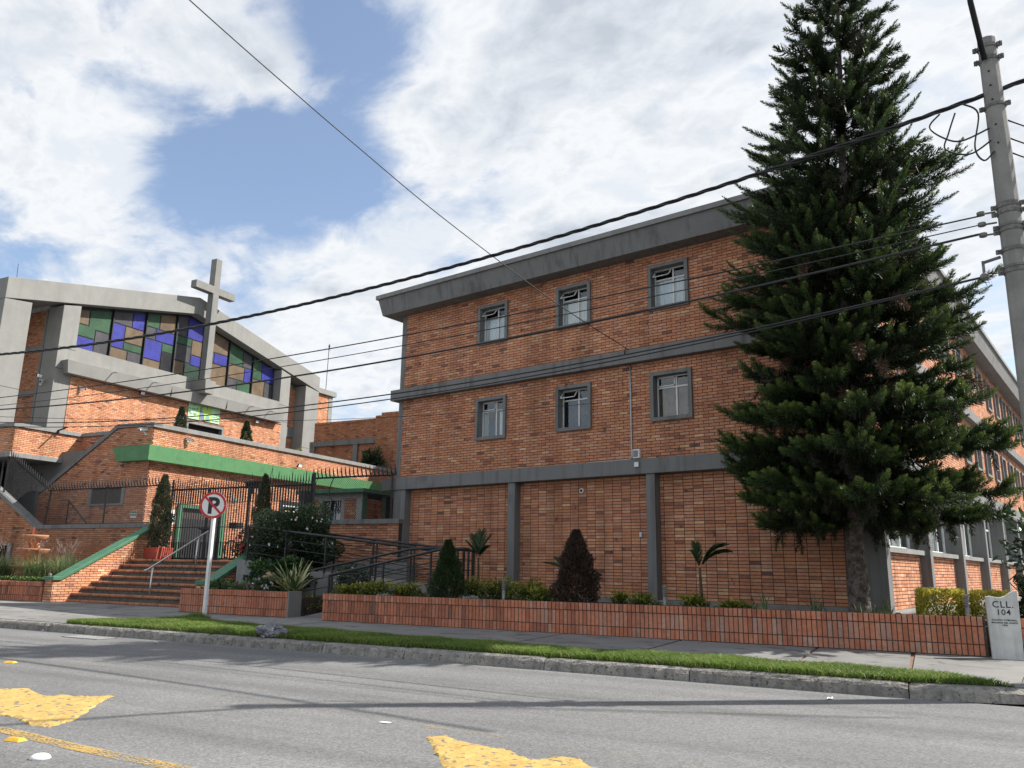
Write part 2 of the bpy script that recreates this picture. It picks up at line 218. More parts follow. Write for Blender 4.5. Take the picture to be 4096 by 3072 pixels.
# ------------------------------------------------------------------ mesh helpers
ROT = R(11.0)
def W(u, v, z):      # street-frame coordinates (u along the kerb, v away from it) to world
    return Vector((u*math.cos(ROT)-v*math.sin(ROT), u*math.sin(ROT)+v*math.cos(ROT), z))
class MB:
    def __init__(s): s.v = []; s.f = []; s.t = []
    def add(s, vs, fs, tone=None):
        o = len(s.v); s.v += [tuple(p) for p in vs]; s.f += [tuple(i+o for i in f) for f in fs]
        s.t += [tone if tone is not None else 0.0]*len(fs); return s
    def box(s, x0, x1, y0, y1, z0, z1, tone=None):
        return s.add([(x0, y0, z0), (x1, y0, z0), (x1, y1, z0), (x0, y1, z0), (x0, y0, z1), (x1, y0, z1), (x1, y1, z1), (x0, y1, z1)],
                     [(0, 3, 2, 1), (4, 5, 6, 7), (0, 1, 5, 4), (1, 2, 6, 5), (2, 3, 7, 6), (3, 0, 4, 7)], tone)
    def hexa(s, p, tone=None):       # eight corners, bottom ring then top ring
        return s.add(p, [(0, 3, 2, 1), (4, 5, 6, 7), (0, 1, 5, 4), (1, 2, 6, 5), (2, 3, 7, 6), (3, 0, 4, 7)], tone)
    def prism(s, poly, fn, a, b, tone=None):     # polygon in a plane, swept from depth a to b; fn(s,t,d)
        n = len(poly); vs = [fn(p[0], p[1], a) for p in poly]+[fn(p[0], p[1], b) for p in poly]
        return s.add(vs, [tuple(range(n-1, -1, -1)), tuple(range(n, 2*n))]+[(i, (i+1) % n, n+(i+1) % n, n+i) for i in range(n)], tone)
    def tube(s, pts, r, n=8, cap=True, tone=None):
        pts = [Vector(p) for p in pts]; m = len(pts); rs = r if isinstance(r, (list, tuple)) else [r]*m; vs = []; up0 = None
        for i, p in enumerate(pts):
            d = (pts[min(i+1, m-1)]-pts[max(i-1, 0)]).normalized()
            a = d.cross(Vector((0, 0, 1)) if abs(d.z) < .95 else Vector((1, 0, 0))).normalized() if up0 is None else (up0-d*up0.dot(d)).normalized()
            up0 = a; b = d.cross(a)
            vs += [p+(a*math.cos(2*math.pi*k/n)+b*math.sin(2*math.pi*k/n))*rs[i] for k in range(n)]
        fs = [(i*n+k, i*n+(k+1) % n, (i+1)*n+(k+1) % n, (i+1)*n+k) for i in range(m-1) for k in range(n)]
        if cap: fs += [tuple(range(n-1, -1, -1)), tuple((m-1)*n+k for k in range(n))]
        return s.add(vs, fs, tone)
    def bar(s, p, q, w, h=None, tone=None):      # square bar between two points
        return s.tube([p, q], (w*.7071), 4, True, tone)
    def lathe(s, prof, n=16, c=(0, 0, 0), tone=None, wob=None):
        vs = []
        for (r, z) in prof:
            for k in range(n):
                a = 2*math.pi*k/n; rr = r*(1+(wob(a, z) if wob else 0)); vs.append((c[0]+rr*math.cos(a), c[1]+rr*math.sin(a), c[2]+z))
        m = len(prof); fs = [(i*n+k, i*n+(k+1) % n, (i+1)*n+(k+1) % n, (i+1)*n+k) for i in range(m-1) for k in range(n)]
        fs += [tuple(range(n-1, -1, -1)), tuple((m-1)*n+k for k in range(n))]
        return s.add(vs, fs, tone)
    def mesh(s, name, org=(0, 0, 0), smooth=False, bevel=0):
        me = bpy.data.meshes.new(name); o = Vector(org)
        me.from_pydata([(p[0]-o.x, p[1]-o.y, p[2]-o.z) for p in s.v], [], s.f)
        if any(s.t):
            at = me.attributes.new('tone', 'FLOAT', 'FACE'); at.data.foreach_set('value', np.array(s.t, dtype=np.float32))
        if bevel:
            bm = bmesh.new(); bm.from_mesh(me); bmesh.ops.bevel(bm, geom=[e for e in bm.edges if len(e.link_faces) == 2 and e.calc_face_angle(0) > .6], offset=bevel, segments=2, affect='EDGES', profile=.6); bm.to_mesh(me); bm.free()
        if smooth: me.polygons.foreach_set('use_smooth', [True]*len(me.polygons))
        me.update(); return me
def npmesh(name, verts, faces, tones=None, smooth=False):
    """fast mesh from arrays: verts (n,3), faces (m,k)"""
    me = bpy.data.meshes.new(name); nv = len(verts); m, k = faces.shape
    me.vertices.add(nv); me.vertices.foreach_set('co', np.ascontiguousarray(verts, dtype=np.float32).ravel())
    me.loops.add(m*k); me.loops.foreach_set('vertex_index', np.ascontiguousarray(faces, dtype=np.int32).ravel())
    me.polygons.add(m); me.polygons.foreach_set('loop_start', np.arange(0, m*k, k, dtype=np.int32)); me.polygons.foreach_set('loop_total', np.full(m, k, dtype=np.int32))
    if tones is not None:
        at = me.attributes.new('tone', 'FLOAT', 'FACE'); at.data.foreach_set('value', np.ascontiguousarray(tones, dtype=np.float32))
    if smooth: me.polygons.foreach_set('use_smooth', np.ones(m, dtype=bool))
    me.update(calc_edges=True); return me
def link(name, data, parent=None, loc=(0, 0, 0), rz=0.0, mat=None):
    o = bpy.data.objects.new(name, data); COL.objects.link(o); o.location = loc; o.rotation_euler = (0, 0, rz)
    if parent is not None: o.parent = parent
    if mat is not None and data is not None and not data.materials: data.materials.append(mat)
    return o
def tag(o, label=None, cat=None, group=None, kind=None):
    if label: o['label'] = label
    if cat: o['category'] = cat
    if group: o['group'] = group
    if kind: o['kind'] = kind
    return o
class T:
    """a thing: an Empty at its base; parts are built in the thing's frame (street frame if rot) and parented to it"""
    def __init__(s, name, label, cat, org, rot=True, group=None, kind=None):
        s.org = Vector(org); s.rot = rot; loc = W(*org) if rot else Vector(org)
        s.o = link(name, None, None, loc, ROT if rot else 0.0); s.o.empty_display_size = .3
        if kind == 'structure': tag(s.o, label, None, None, kind)
        else: tag(s.o, label, cat, group, kind)
    def part(s, name, mb, mat, parent=None, smooth=False, bevel=0, label=None, kind=None):
        me = mb.mesh(name, s.org, smooth, bevel) if isinstance(mb, MB) else mb
        o = link(name, me, parent or s.o, (0, 0, 0), 0, M[mat] if isinstance(mat, str) else mat)
        return tag(o, label, None, None, kind)
    def inst(s, name, me, loc, rz=0.0, parent=None, tone=None, scale=None):
        o = link(name, me, parent or s.o, Vector(loc)-s.org, rz)
        if tone is not None: o['tone'] = tone
        if scale is not None: o.scale = scale
        return o
def solo(name, mb, mat, label, cat, org, rot=True, group=None, kind=None, smooth=False, bevel=0):
    me = mb.mesh(name, org, smooth, bevel) if isinstance(mb, MB) else mb
    o = link(name, me, None, W(*org) if rot else Vector(org), ROT if rot else 0.0, M[mat] if isinstance(mat, str) else mat)
    return tag(o, label, None if kind == 'structure' else cat, group, kind)
def copy_tree(o, parent=None):
    c = o.copy(); COL.objects.link(c); c.parent = parent
    for ch in list(o.children): copy_tree(ch, c)
    return c
def rtone():
    x = random.random()
    return max(.01, min(1, random.gauss(.5, .165) if x < .90 else random.uniform(.02, .25) if x < .945 else random.uniform(.8, 1)))
BRICKMESH = {}
def scan(poly, z):
    xs = []
    for i in range(len(poly)):
        (x0, z0), (x1, z1) = poly[i], poly[(i+1) % len(poly)]
        if (z0 <= z < z1) or (z1 <= z < z0): xs.append(x0+(x1-x0)*(z-z0)/(z1-z0))
    xs.sort(); return [(xs[i], xs[i+1]) for i in range(0, len(xs)-1, 2)]
def brickwork(t, fn, poly, mat='brick', mortar='mortar', holes=(), H=.07, Ln=.238, gap=.014, proud=.014, bond='run', single=0, z0=None, s0=0.0, name='brick', parent=None, flemish=False, yaw=None, ok=None, backing=True, rows=None, tones=None, back=.01):
    """bricks laid course by course inside a polygon (s,z) of a wall; fn(s,z,d) gives the point d in front of the wall face.
    `single` bricks nearest to the viewer become objects of their own, the others are joined."""
    zmin = min(p[1] for p in poly); zmax = max(p[1] for p in poly); base = zmin if z0 is None else z0
    bk = MB(); full = []; rest = []; k = 0; z = base; courses = []
    if rows is None:
        while z < zmax-.01: courses.append((z, min(z+H, zmax+.0))); z += H
    else: courses = rows
    for k, (za, zb) in enumerate(courses):
        zm = (max(za, zmin)+min(zb, zmax))/2
        iv = scan(poly, zm)
        for hs0, hs1, hz0, hz1 in holes:
            if hz0 < zm < hz1:
                nv = []
                for a, b in iv:
                    if hs1 <= a or hs0 >= b: nv.append((a, b)); continue
                    if hs0 > a: nv.append((a, hs0))
                    if hs1 < b: nv.append((hs1, b))
                iv = nv
        for a, b in iv:
            if b-a < .02: continue
            bk.add([fn(a, za, 0), fn(b, za, 0), fn(b, zb, 0), fn(a, zb, 0)], [(0, 1, 2, 3)])
            if flemish:
                cells = []; x = s0+(k % 2)*Ln*.75-40*Ln*1.5; i = 0
                while x < b:
                    w_ = Ln if i % 2 == 0 else Ln*.5
                    if x+w_ > a: cells.append((x, x+w_))
                    x += w_; i += 1
            else:
                off = s0+(Ln*.5 if (bond == 'run' and k % 2) else 0.0)
                i0 = math.floor((a-off)/Ln); i1 = math.ceil((b-off)/Ln); cells = [(off+i*Ln, off+(i+1)*Ln) for i in range(i0, i1)]
            for x0, x1 in cells:
                c0, c1 = max(x0, a), min(x1, b)
                if c1-c0 < .035: continue
                q = (c0+gap/2, c1-gap/2, za+gap/2, zb-gap/2)
                if x0 >= a-1e-6 and x1 <= b+1e-6 and abs((x1-x0)-Ln) < 1e-6 and abs((zb-za)-H) < 1e-6: full.append(q)
                else: rest.append(q)
    par = parent or t.o
    if backing: t.part('mortar_bed', bk, mortar, parent)
    pick = []
    if single and full:
        def dist(q):
            P = Vector(fn((q[0]+q[1])/2, (q[2]+q[3])/2, 0)); Pw = W(*P) if t.rot else P; return (Pw-CAMPOS).length
        cand = [q for q in full if ok is None or ok(*q)]
        cand.sort(key=dist); pick = cand[:single]; ps = set(pick); full = [q for q in full if q not in ps]
        key = (name, mat, round(Ln, 4), round(H, 4))
        if key not in BRICKMESH:
            w_, h_ = Ln-gap, H-gap; b_ = MB(); b_.box(-w_/2, w_/2, -proud, back, -h_/2, h_/2); me = b_.mesh(name, (0, 0, 0), False, .003); me.materials.append(M[mat]); BRICKMESH[key] = me
        me = BRICKMESH[key]
        e = Vector(fn(1, 0, 0))-Vector(fn(0, 0, 0)); ang = math.atan2(e.y, e.x)
        for q in pick:
            P = Vector(fn((q[0]+q[1])/2, (q[2]+q[3])/2, random.uniform(-.002, .002)))
            o = t.inst(name, me, P, ang, parent, tone=(rtone() if tones is None else tones(q)))
    mb = MB()
    for q in full+rest:
        d = proud+random.uniform(-.002, .002)
        mb.add([fn(q[0], q[2], -back), fn(q[1], q[2], -back), fn(q[1], q[3], -back), fn(q[0], q[3], -back), fn(q[0], q[2], d), fn(q[1], q[2], d), fn(q[1], q[3], d), fn(q[0], q[3], d)],
               [(4, 5, 6, 7), (0, 1, 5, 4), (1, 2, 6, 5), (2, 3, 7, 6), (3, 0, 4, 7)], rtone() if tones is None else tones(q))
    if mb.f: t.part('brickwork', mb, mat, parent, kind='stuff')
def text_mesh(txt, size, ext=.003, shear=0.0, offset=0.0, align='CENTER', space=1.0):
    c = bpy.data.curves.new('lettering', 'FONT'); c.body = txt; c.size = size; c.extrude = ext; c.shear = shear; c.offset = offset; c.align_x = align; c.space_character = space; c.resolution_u = 3
    o = bpy.data.objects.new('lettering_tmp', c); COL.objects.link(o); bpy.context.view_layer.update()
    me = bpy.data.meshes.new_from_object(o.evaluated_get(bpy.context.evaluated_depsgraph_get())); bpy.data.objects.remove(o); bpy.data.curves.remove(c); return me
def lettering(t, txt, size, P, ax, up, mat, parent=None, name='lettering', **kw):
    """flat letters at P with reading direction ax and up direction up (both in the thing's frame)"""
    me = text_mesh(txt, size, **kw); me.materials.clear(); me.materials.append(M[mat]); ax = Vector(ax).normalized(); up = Vector(up).normalized(); nn = ax.cross(up)
    me.transform(Matrix(((ax.x, up.x, nn.x, 0), (ax.y, up.y, nn.y, 0), (ax.z, up.z, nn.z, 0), (0, 0, 0, 1))))
    o = link(name, me, parent or t.o, Vector(P)-t.org); return o
# ================================================================== setting: ground, road, kerb, pavement
g = MB(); g.add([(-900, -900, -.06), (900, -900, -.06), (900, 900, -.06), (-900, 900, -.06)], [(0, 1, 2, 3)])
solo('ground', g, noise_mat('dry_ground', (.10, .095, .085), (.16, .15, .13), .3, .95), None, None, (0, 0, 0), True, kind='structure')
g = MB(); nu = 120
g.add([(-160, -30, 0), (160, -30, 0), (160, 9.95, 0), (-160, 9.95, 0)], [(0, 1, 2, 3)]); g.add([(1.6, 9.95, 0), (40, 9.95, 0), (40, 140, 0), (1.6, 140, 0)], [(0, 1, 2, 3)])
road = solo('road', g, 'asphalt', None, None, (0, 0, 0), True, kind='structure')
# kerb: stones along the street, then round the corner
kerb = T('kerb', None, None, (-6, 9.95, 0), True, kind='structure')
def kerb_path(s):      # s = distance along; returns point and unit direction
    if s < -.3: return Vector((s, 9.92, 0)), Vector((1, 0, 0))
    a = min((s+.3)/2.6, math.pi/2); c = Vector((-.3, 12.52, 0)); p = c+Vector((math.sin(a)*2.6, -math.cos(a)*2.6, 0)); d = Vector((math.cos(a), math.sin(a), 0))
    ex = max(0, (s+.3)-2.6*math.pi/2); return p+d*ex, d
joints = [-36, -33.5, -31, -28.4, -25.8, -23.2, -21, -18.6, -16.4, -13.64, -10.64, -8.2, -6.73, -4.55, -2.65, -.3, .9, 2.1, 3.3, 3.9, 6.2, 8.6, 11, 14, 17]
for a, b in zip(joints[:-1], joints[1:]):
    mb = MB(); n = max(4, int((b-a)/.09)); prof = [(0, 0), (.016, .098), (.036, .124), (.062, .138), (.15, .146), (.15, 0)]; vs = []; fs = []; dz = random.uniform(-.006, .006)
    for i in range(n+1):
        s = a+.006+(b-a-.012)*i/n; p, d = kerb_path(s); nrm = Vector((-d.y, d.x, 0)); e = (.010 if i in (0, n) else 0)
        for j, (o, z) in enumerate(prof):
            jt = random.uniform(-.010, .010) if 0 < j < 4 else 0; chip = -.022*(random.random() < .12) if j in (1, 2, 3) else 0
            q = p+nrm*(o+jt+e*(j < 4)); vs.append((q.x, q.y, max(0, z+jt*.6+chip+(dz-e if z > .05 else 0))))
    k = len(prof)
    for i in range(n):
        for j in range(k-1): fs.append((i*k+j, (i+1)*k+j, (i+1)*k+j+1, i*k+j+1))
    fs += [tuple(range(k)), tuple(n*k+j for j in range(k-1, -1, -1))]
    mb.add(vs, fs); kerb.part('kerb_stone', mb, 'kerb')
# pavement: slabs with narrow joints over a bed
pav = T('pavement', None, None, (-8, 12, 0), True, kind='structure')
b = MB(); b.box(-40, -.3, 10.06, 15.9, 0, .128); b.prism([(-.3, 10.08)]+[(-.3+2.44*math.sin(i/10*math.pi/2), 12.52-2.44*math.cos(i/10*math.pi/2)) for i in range(1, 11)]+[(2.14, 90), (-.3, 90)], lambda s, t_, d: (s, t_, d), 0, .128)
pav.part('joint_bed', b, 'slabjoint')
us = [-40, -36, -33.2, -30.6, -28, -25.4, -23, -20.6, -18.2, -15.9, -13.5, -11.0, -8.5, -5.87, -3.78, -1.63, -.3]
def slab(poly):
    mb = MB(); z = .150+random.uniform(-.003, .003); mb.prism(poly, lambda s, t_, d: (s, t_, d), .10, z); pav.part('slab', mb, 'slab')
for a, c in zip(us[:-1], us[1:]):
    g_ = .026; sk = .10
    for v0, v1 in ([(10.08, 11.7), (11.7, 13.75), (13.75, 15.8)] if a < -12 else [(10.08, 13.95)]):
        j = random.uniform(-.03, .03)
        slab([(a+g_-sk*(v0-12)*.1, v0+g_), (c-g_-sk*(v0-12)*.1, v0+g_), (c-g_-sk*(v1-12)*.1, v1-g_+j*0), (a+g_-sk*(v1-12)*.1, v1-g_)])
arc = [(-.3+2.44*math.sin(i/10*math.pi/2), 12.52-2.44*math.cos(i/10*math.pi/2)) for i in range(0, 11)]
slab([(-.28, 10.1)]+arc[1:6]+[(arc[5][0], 13.95), (-.28, 13.95)]); slab([(arc[5][0]+.02, arc[5][1]+.03)]+arc[6:]+[(2.14, 13.95), (arc[5][0]+.02, 13.95)])
for v in range(14, 60, 2): slab([(1.30, v+.012), (2.14, v+.012), (2.14, v+1.988), (1.30, v+1.988)])
# cracks in the slabs
for (pts) in ([(-5.9, 12.1), (-5.2, 11.95), (-4.7, 12.0), (-4.2, 11.75), (-3.8, 11.7)], [(-1.2, 13.5), (-.8, 12.9), (-.3, 12.8), (.3, 12.2), (.9, 12.0)], [(-15.5, 11.0), (-14.9, 11.3), (-14.2, 11.2)], [(-19, 11.9), (-18, 12.3), (-17, 12.2), (-16, 12.5)], [(.2, 12.9), (.8, 12.7), (1.5, 12.9), (1.9, 12.6)]):
    pts2 = []
    for (a, b_), (c, d) in zip(pts[:-1], pts[1:]):
        for k in range(6): pts2.append((a+(c-a)*k/6+random.uniform(-.03, .03), b_+(d-b_)*k/6+random.uniform(-.03, .03)))
    mb = MB()
    for (a, b_), (c, d) in zip(pts2[:-1], pts2[1:]):
        w_ = random.uniform(.003, .009); dx, dy = c-a, d-b_; l = math.hypot(dx, dy) or 1; nx, ny = -dy/l*w_, dx/l*w_
        mb.add([(a-nx, b_-ny, .1575), (c-nx, d-ny, .1575), (c+nx, d+ny, .1575), (a+nx, b_+ny, .1575)], [(0, 1, 2, 3)])
    pav.part('crack', mb, 'mortar')
# soil beds, terraces
soil = MB(); soil.box(-11.40, 1.28, 13.9, 14.32, .1, .56); soil.box(-8.9, 1.28, 14.32, 15.6, .1, .56); soil.box(-10.2, 1.28, 15.6, 19.0, .1, .56); soil.box(-11.3, -8.15, 15.62, 15.95, .1, .60)
soil.box(-15.85, -12.62, 14.12, 16.0, .1, .55); soil.box(-16.6, -13.2, 16.0, 18.3, .1, .80); soil.box(-30.5, -22.3, 14.93, 18.35, .1, .62); soil.box(-13.3, -12.0, 15.62, 15.95, .1, .42)
soil.box(-.4, 1.28, 19.0, 60, .1, .50)
solo('garden_soil', soil, 'soil', None, None, (-6, 15, 0), True, kind='structure')
tr = MB(); tr.box(-25.35, -12.6, 18.55, 36.0, 0, 1.385); tr.box(-31.6, -25.25, 18.55, 20.3, 0, 1.05); solo('terrace', tr, 'slab', None, None, (-20, 19, 0), True, kind='structure')
# ================================================================== the long three-storey block
blk = T('brick_building', 'long three-storey brick block with grey bands and overhanging flat roof', 'building', (-10.5, 16.3, .15), False)
FY = 16.3; SX = -4.05; Y1 = 52.0
ffront = lambda s, z, d: (s, FY-d, z)
fside = lambda s, z, d: (SX+d, s, z)
fleft = lambda s, z, d: (-17.0-d, s, z)
core = MB(); core.box(-16.9, SX-.45, FY+.45, Y1-.4, .1, 8.66); blk.part('inner_wall', core, 'dark')
WX = [-13.44, -10.795, -8.13]; WW = 1.04
WZ = [(4.61, 5.76), (7.26, 8.395)]
hol = [(x-WW/2+.02, x+WW/2-.02, z0+.02, z1-.02) for x in WX for z0, z1 in WZ]
brickwork(blk, ffront, [(-16.83, 3.745), (SX, 3.745), (SX, 6.05), (-16.83, 6.05)], holes=hol, z0=3.745)
brickwork(blk, ffront, [(-16.83, 6.37), (SX, 6.37), (SX, 8.68), (-16.83, 8.68)], holes=hol, z0=6.37)
for a, b_, n_ in ((-16.35, -12.66, 0), (-12.44, -8.72, 0), (-8.50, -4.38, 300)):
    brickwork(blk, ffront, [(a, .66), (b_, .66), (b_, 3.40), (a, 3.40)], bond='stack', z0=.66, s0=a+.1, single=n_, ok=lambda s0, s1, z0, z1: s1 < -5.1 and z0 > .72 and (z1 < 2.2 or s1 < -7.0))
# side towards the side street
SWZ = WZ; side_c = [17.75+2.025*k for k in range(16)]
hs_ = [(c-.50, c+.50, z0+.02, z1-.02) for c in side_c for z0, z1 in WZ]
brickwork(blk, fside, [(FY, 3.745), (Y1, 3.745), (Y1, 6.05), (FY, 6.05)], holes=hs_, z0=3.745)
brickwork(blk, fside, [(FY, 6.37), (Y1, 6.37), (Y1, 8.68), (FY, 8.68)], holes=hs_, z0=6.37)
brickwork(blk, fleft, [(FY+.17, 3.745), (24, 3.745), (24, 8.68), (FY+.17, 8.68)], z0=3.745); brickwork(blk, fleft, [(FY+.5, .2), (24, .2), (24, 3.40), (FY+.5, 3.40)], z0=.2)
c = MB(); c.box(-17.0, -16.83, FY-.02, FY+.17, 3.745, 8.68); blk.part('corner_strip', c, 'grey')
def ring(poly_in, off): x0, x1, y0, y1 = poly_in; return [(x0-off, y0-off), (x1+off, y0-off), (x1+off, y1+off), (x0-off, y1+off)]
bb = (-17.0, SX, FY, Y1)
for nm, z0, z1, o_ in (('floor_band', 3.40, 3.745, .28), ('floor_band', 6.05, 6.37, .20)):
    mb = MB(); r_ = ring(bb, o_); mb.prism(r_, lambda s, t_, d: (s, t_, d), z0, z1); blk.part(nm, mb, 'grey', bevel=.012)
rf = MB(); r0_, r1_ = ring(bb, .45), ring(bb, .56); rf.hexa([(x, y, 8.675) for x, y in r0_]+[(x, y, 9.17) for x, y in r1_]); roof = blk.part('roof', rf, 'grey')
cp = MB(); cp.prism(ring(bb, .62), lambda s, t_, d: (s, t_, d), 9.172, 9.30); blk.part('roof_cap', cp, 'grey_l', roof, bevel=.01)
for x0, x1 in ((-16.82, -16.35), (-12.66, -12.44), (-8.72, -8.50)):
    p = MB(); p.box(x0, x1, FY-.24, FY+.1, .2, 3.398); blk.part('pillar', p, 'grey', bevel=.008)
p = MB(); p.box(-4.38, -3.80, FY-.24, FY+.06, .2, 3.398); blk.part('pillar', p, 'grey', bevel=.008)
p = MB(); p.box(-16.4, -4.2, FY-.10, FY+.05, .2, .66); blk.part('plinth', p, 'plinth', bevel=.01)
p = MB(); p.box(SX-.2, -3.72, FY+.1, Y1, .1, .60); blk.part('plinth', p, 'plinth', bevel=.01)
def prect(mb, fn, s0, s1, z0, z1, d0, d1): return mb.prism([(s0, z0), (s1, z0), (s1, z1), (s0, z1)], fn, d0, d1)
def window(t, fn, cx, z0, z1, w_, openv=False, curtain_or_reflection='curtain_or_reflection', split=.56, blind=None):
    a, b_ = cx-w_/2, cx+w_/2; fr = .085; mb = MB()
    prect(mb, fn, a, a+fr, z0, z1, -.22, .085); prect(mb, fn, b_-fr, b_, z0, z1, -.22, .085); prect(mb, fn, a+fr, b_-fr, z0, z0+fr, -.22, .082); prect(mb, fn, a+fr, b_-fr, z1-fr, z1, -.22, .082)
    wn = t.part('window', mb, 'grey'); ia, ib, iz0, iz1 = a+fr, b_-fr, z0+fr, z1-fr; ms = ia+(ib-ia)*split; zt = iz1-(iz1-iz0)*.27; f2 = .026; d0, d1 = -.165, -.13
    mb = MB()
    for s0, s1, q0, q1 in ((ia, ia+f2, iz0, iz1), (ib-f2, ib, iz0, iz1), (ms-f2*.7, ms+f2*.7, iz0, iz1), (ia, ib, iz0, iz0+f2), (ia, ib, iz1-f2, iz1), (ia, ib, zt-f2*.7, zt+f2*.7)): prect(mb, fn, s0, s1, q0, q1, d0+random.uniform(0, .004), d1+random.uniform(0, .004))
    t.part('sash', mb, 'white_m', wn)
    for s0, s1, q0, q1 in ((ia+f2, ms-f2, iz0+f2, zt-f2), (ms+f2, ib-f2, iz0+f2, zt-f2), (ms+f2, ib-f2, zt+f2, iz1-f2)):
        mb = MB(); prect(mb, fn, s0-.01, s1+.01, q0-.01, q1+.01, -.152, -.147); t.part('pane', mb, 'glass', wn)
    # the top-hung light at upper left, tilted out when open
    s0, s1, q0, q1 = ia+f2, ms-f2, zt+f2, iz1-f2; out = .16 if openv else .0
    def tf(s, z, d): k = (q1-z)/(q1-q0); return fn(s, z+.10*out*k, d+out*k)
    mb = MB()
    for x0, x1, y0, y1 in ((s0, s0+.022, q0, q1), (s1-.022, s1, q0, q1), (s0, s1, q0, q0+.024), (s0, s1, q1-.022, q1)): mb.prism([(x0, y0), (x1, y0), (x1, y1), (x0, y1)], tf, -.135, -.108)
    t.part('vent_sash', mb, 'white_m', wn)
    mb = MB(); mb.prism([(s0+.02, q0+.02), (s1-.02, q0+.02), (s1-.02, q1-.02), (s0+.02, q1-.02)], tf, -.124, -.120); t.part('pane', mb, 'glass', wn)
    if curtain_or_reflection:
        mb = MB(); n = 26; sa, sb = ia, ib
        for i in range(n):
            x0, x1 = sa+(sb-sa)*i/n, sa+(sb-sa)*(i+1)/n; e0, e1 = .012*math.sin(i*1.9), .012*math.sin((i+1)*1.9)
            if curtain_or_reflection == 'gap' and (.18 < i/n < .62 or i/n > .74): continue
            mb.add([fn(x0, iz0, -.185+e0), fn(x1, iz0, -.185+e1), fn(x1, zt if curtain_or_reflection == 'gap' else zt+.01, -.185+e1), fn(x0, zt if curtain_or_reflection == 'gap' else zt+.01, -.185+e0)], [(0, 1, 2, 3)])
        t.part('curtain_or_reflection', mb, 'curtain_or_reflection' if curtain_or_reflection != 'brown' else 'brown_refl', wn)  # the brown sheet paints a reflection, the pale ones are curtains
for i, x in enumerate(WX):
    window(blk, ffront, x, *WZ[1], WW, openv=True); window(blk, ffront, x, *WZ[0], WW, openv=(i == 1), curtain_or_reflection=('gap', None, 'brown')[i])
for i, y in enumerate(side_c):
    for z0, z1 in WZ: window(blk, fside, y, z0, z1, 1.02, openv=False, curtain_or_reflection='curtain_or_reflection' if (i*3+int(z0)) % 4 else None)
# fins and ground-floor bays along the side
FIN = [20.0+4.05*k for k in range(8)]
for y in FIN: p = MB(); p.box(SX-.3, -3.82, y, y+.27, .1, 3.398); blk.part('fin', p, 'grey', bevel=.008)
edges = [FY+.06]+[y+.27 for y in FIN]
for k, y0 in enumerate(edges[:-1]):
    y1 = FIN[k]; 
    brickwork(blk, fside, [(y0, .60), (y1, .60), (y1, 1.70), (y0, 1.70)], bond='stack', z0=.60, s0=y0+.02, Ln=.24)
    p = MB(); p.box(SX-.3, SX+.13, y0+.002, y1-.002, 1.70, 1.80); wb = blk.part('sill', p, 'grey_l')
    wf = lambda s, z, d: (SX-.22+d, s, z)
    mb = MB(); n = 4; dy = (y1-y0)/n
    for i in range(n+1): prect(mb, wf, y0+dy*i-.03+(.03 if i == 0 else -.03 if i == n else 0), y0+dy*i+.03, 1.80, 3.4, 0, .05)
    prect(mb, wf, y0, y1, 1.80, 1.86, .003, .053); prect(mb, wf, y0, y1, 2.75, 2.81, .003, .053); prect(mb, wf, y0, y1, 3.34, 3.4, .003, .053)
    wn = blk.part('window', mb, 'white_m')
    for i in range(n):
        mb = MB(); prect(mb, wf, y0+dy*i+.03, y0+dy*(i+1)-.03, 1.86, 2.75, .018, .024); blk.part('pane', mb, FROST, wn) if 'FROST' in globals() else blk.part('pane', mb, 'glass', wn)
        mb = MB(); prect(mb, wf, y0+dy*i+.03, y0+dy*(i+1)-.03, 2.81, 3.34, .018, .024); blk.part('pane', mb, 'glass', wn)
    mb = MB(); prect(mb, wf, y0+.03, y1-.03, 1.82, 3.36, -.12, -.10); blk.part('curtain_or_reflection', mb, 'curtain_or_reflection', wn)
# fittings on the front of the block
cd = MB(); cd.tube([(-9.19, FY-.03, 6.03), (-9.185, FY-.03, 4.6), (-9.18, FY-.03, 3.86), (-9.20, FY-.035, 3.80), (-9.26, FY-.05, 3.775), (-9.6, FY-.05, 3.772), (-10.4, FY-.05, 3.772)], .021, 8)
solo('conduit_pipe', cd, 'galv', 'thin grey conduit pipe running down the brick front to the lower band', 'pipe', (-9.2, FY, 3.77), False, smooth=True)
jb = T('junction_box', 'square cream junction box on bricks beside the conduit pipe', 'box', (-9.03, FY, 3.8), False)
b = MB(); b.box(-9.12, -8.94, FY-.11, FY-.012, 3.79, 4.0); jb.part('case', b, 'white_p', bevel=.008); b = MB(); b.box(-9.10, -8.98, FY-.118, FY-.108, 3.82, 3.97); jb.part('cover', b, 'grey_l')
b = MB(); b.box(-8.97, -8.86, FY-.315, FY-.282, 3.56, 3.67); solo('wall_plate', b, 'white_p', 'small white square plate on the lowest grey band of the block', 'plate', (-8.9, FY-.28, 3.6), False, bevel=.006)
b = MB(); b.box(-9.02, -8.96, FY-.05, FY-.012, 2.01, 2.12); solo('socket_box', b, noise_mat('pale_blue_plastic', (.45, .55, .62), (.5, .6, .66), 8, .5), 'pale blue socket box on the brick wall left of the third pillar', 'box', (-9, FY, 2.0), False, bevel=.005)
dome = T('ceiling_camera', 'round white dome camera high on the brick bay between the pillars', 'camera', (-10.57, FY, 3.12), False)
b = MB(); b.tube([(-10.57, FY-.01, 3.12), (-10.57, FY-.05, 3.12)], [.062, .058], 16); dome.part('base', b, 'white_p', smooth=False); b = MB(); b.tube([(-10.57, FY-.05, 3.12), (-10.57, FY-.075, 3.12), (-10.57, FY-.09, 3.12)], [.032, .028, .012], 12); dome.part('lens', b, 'black', smooth=True)
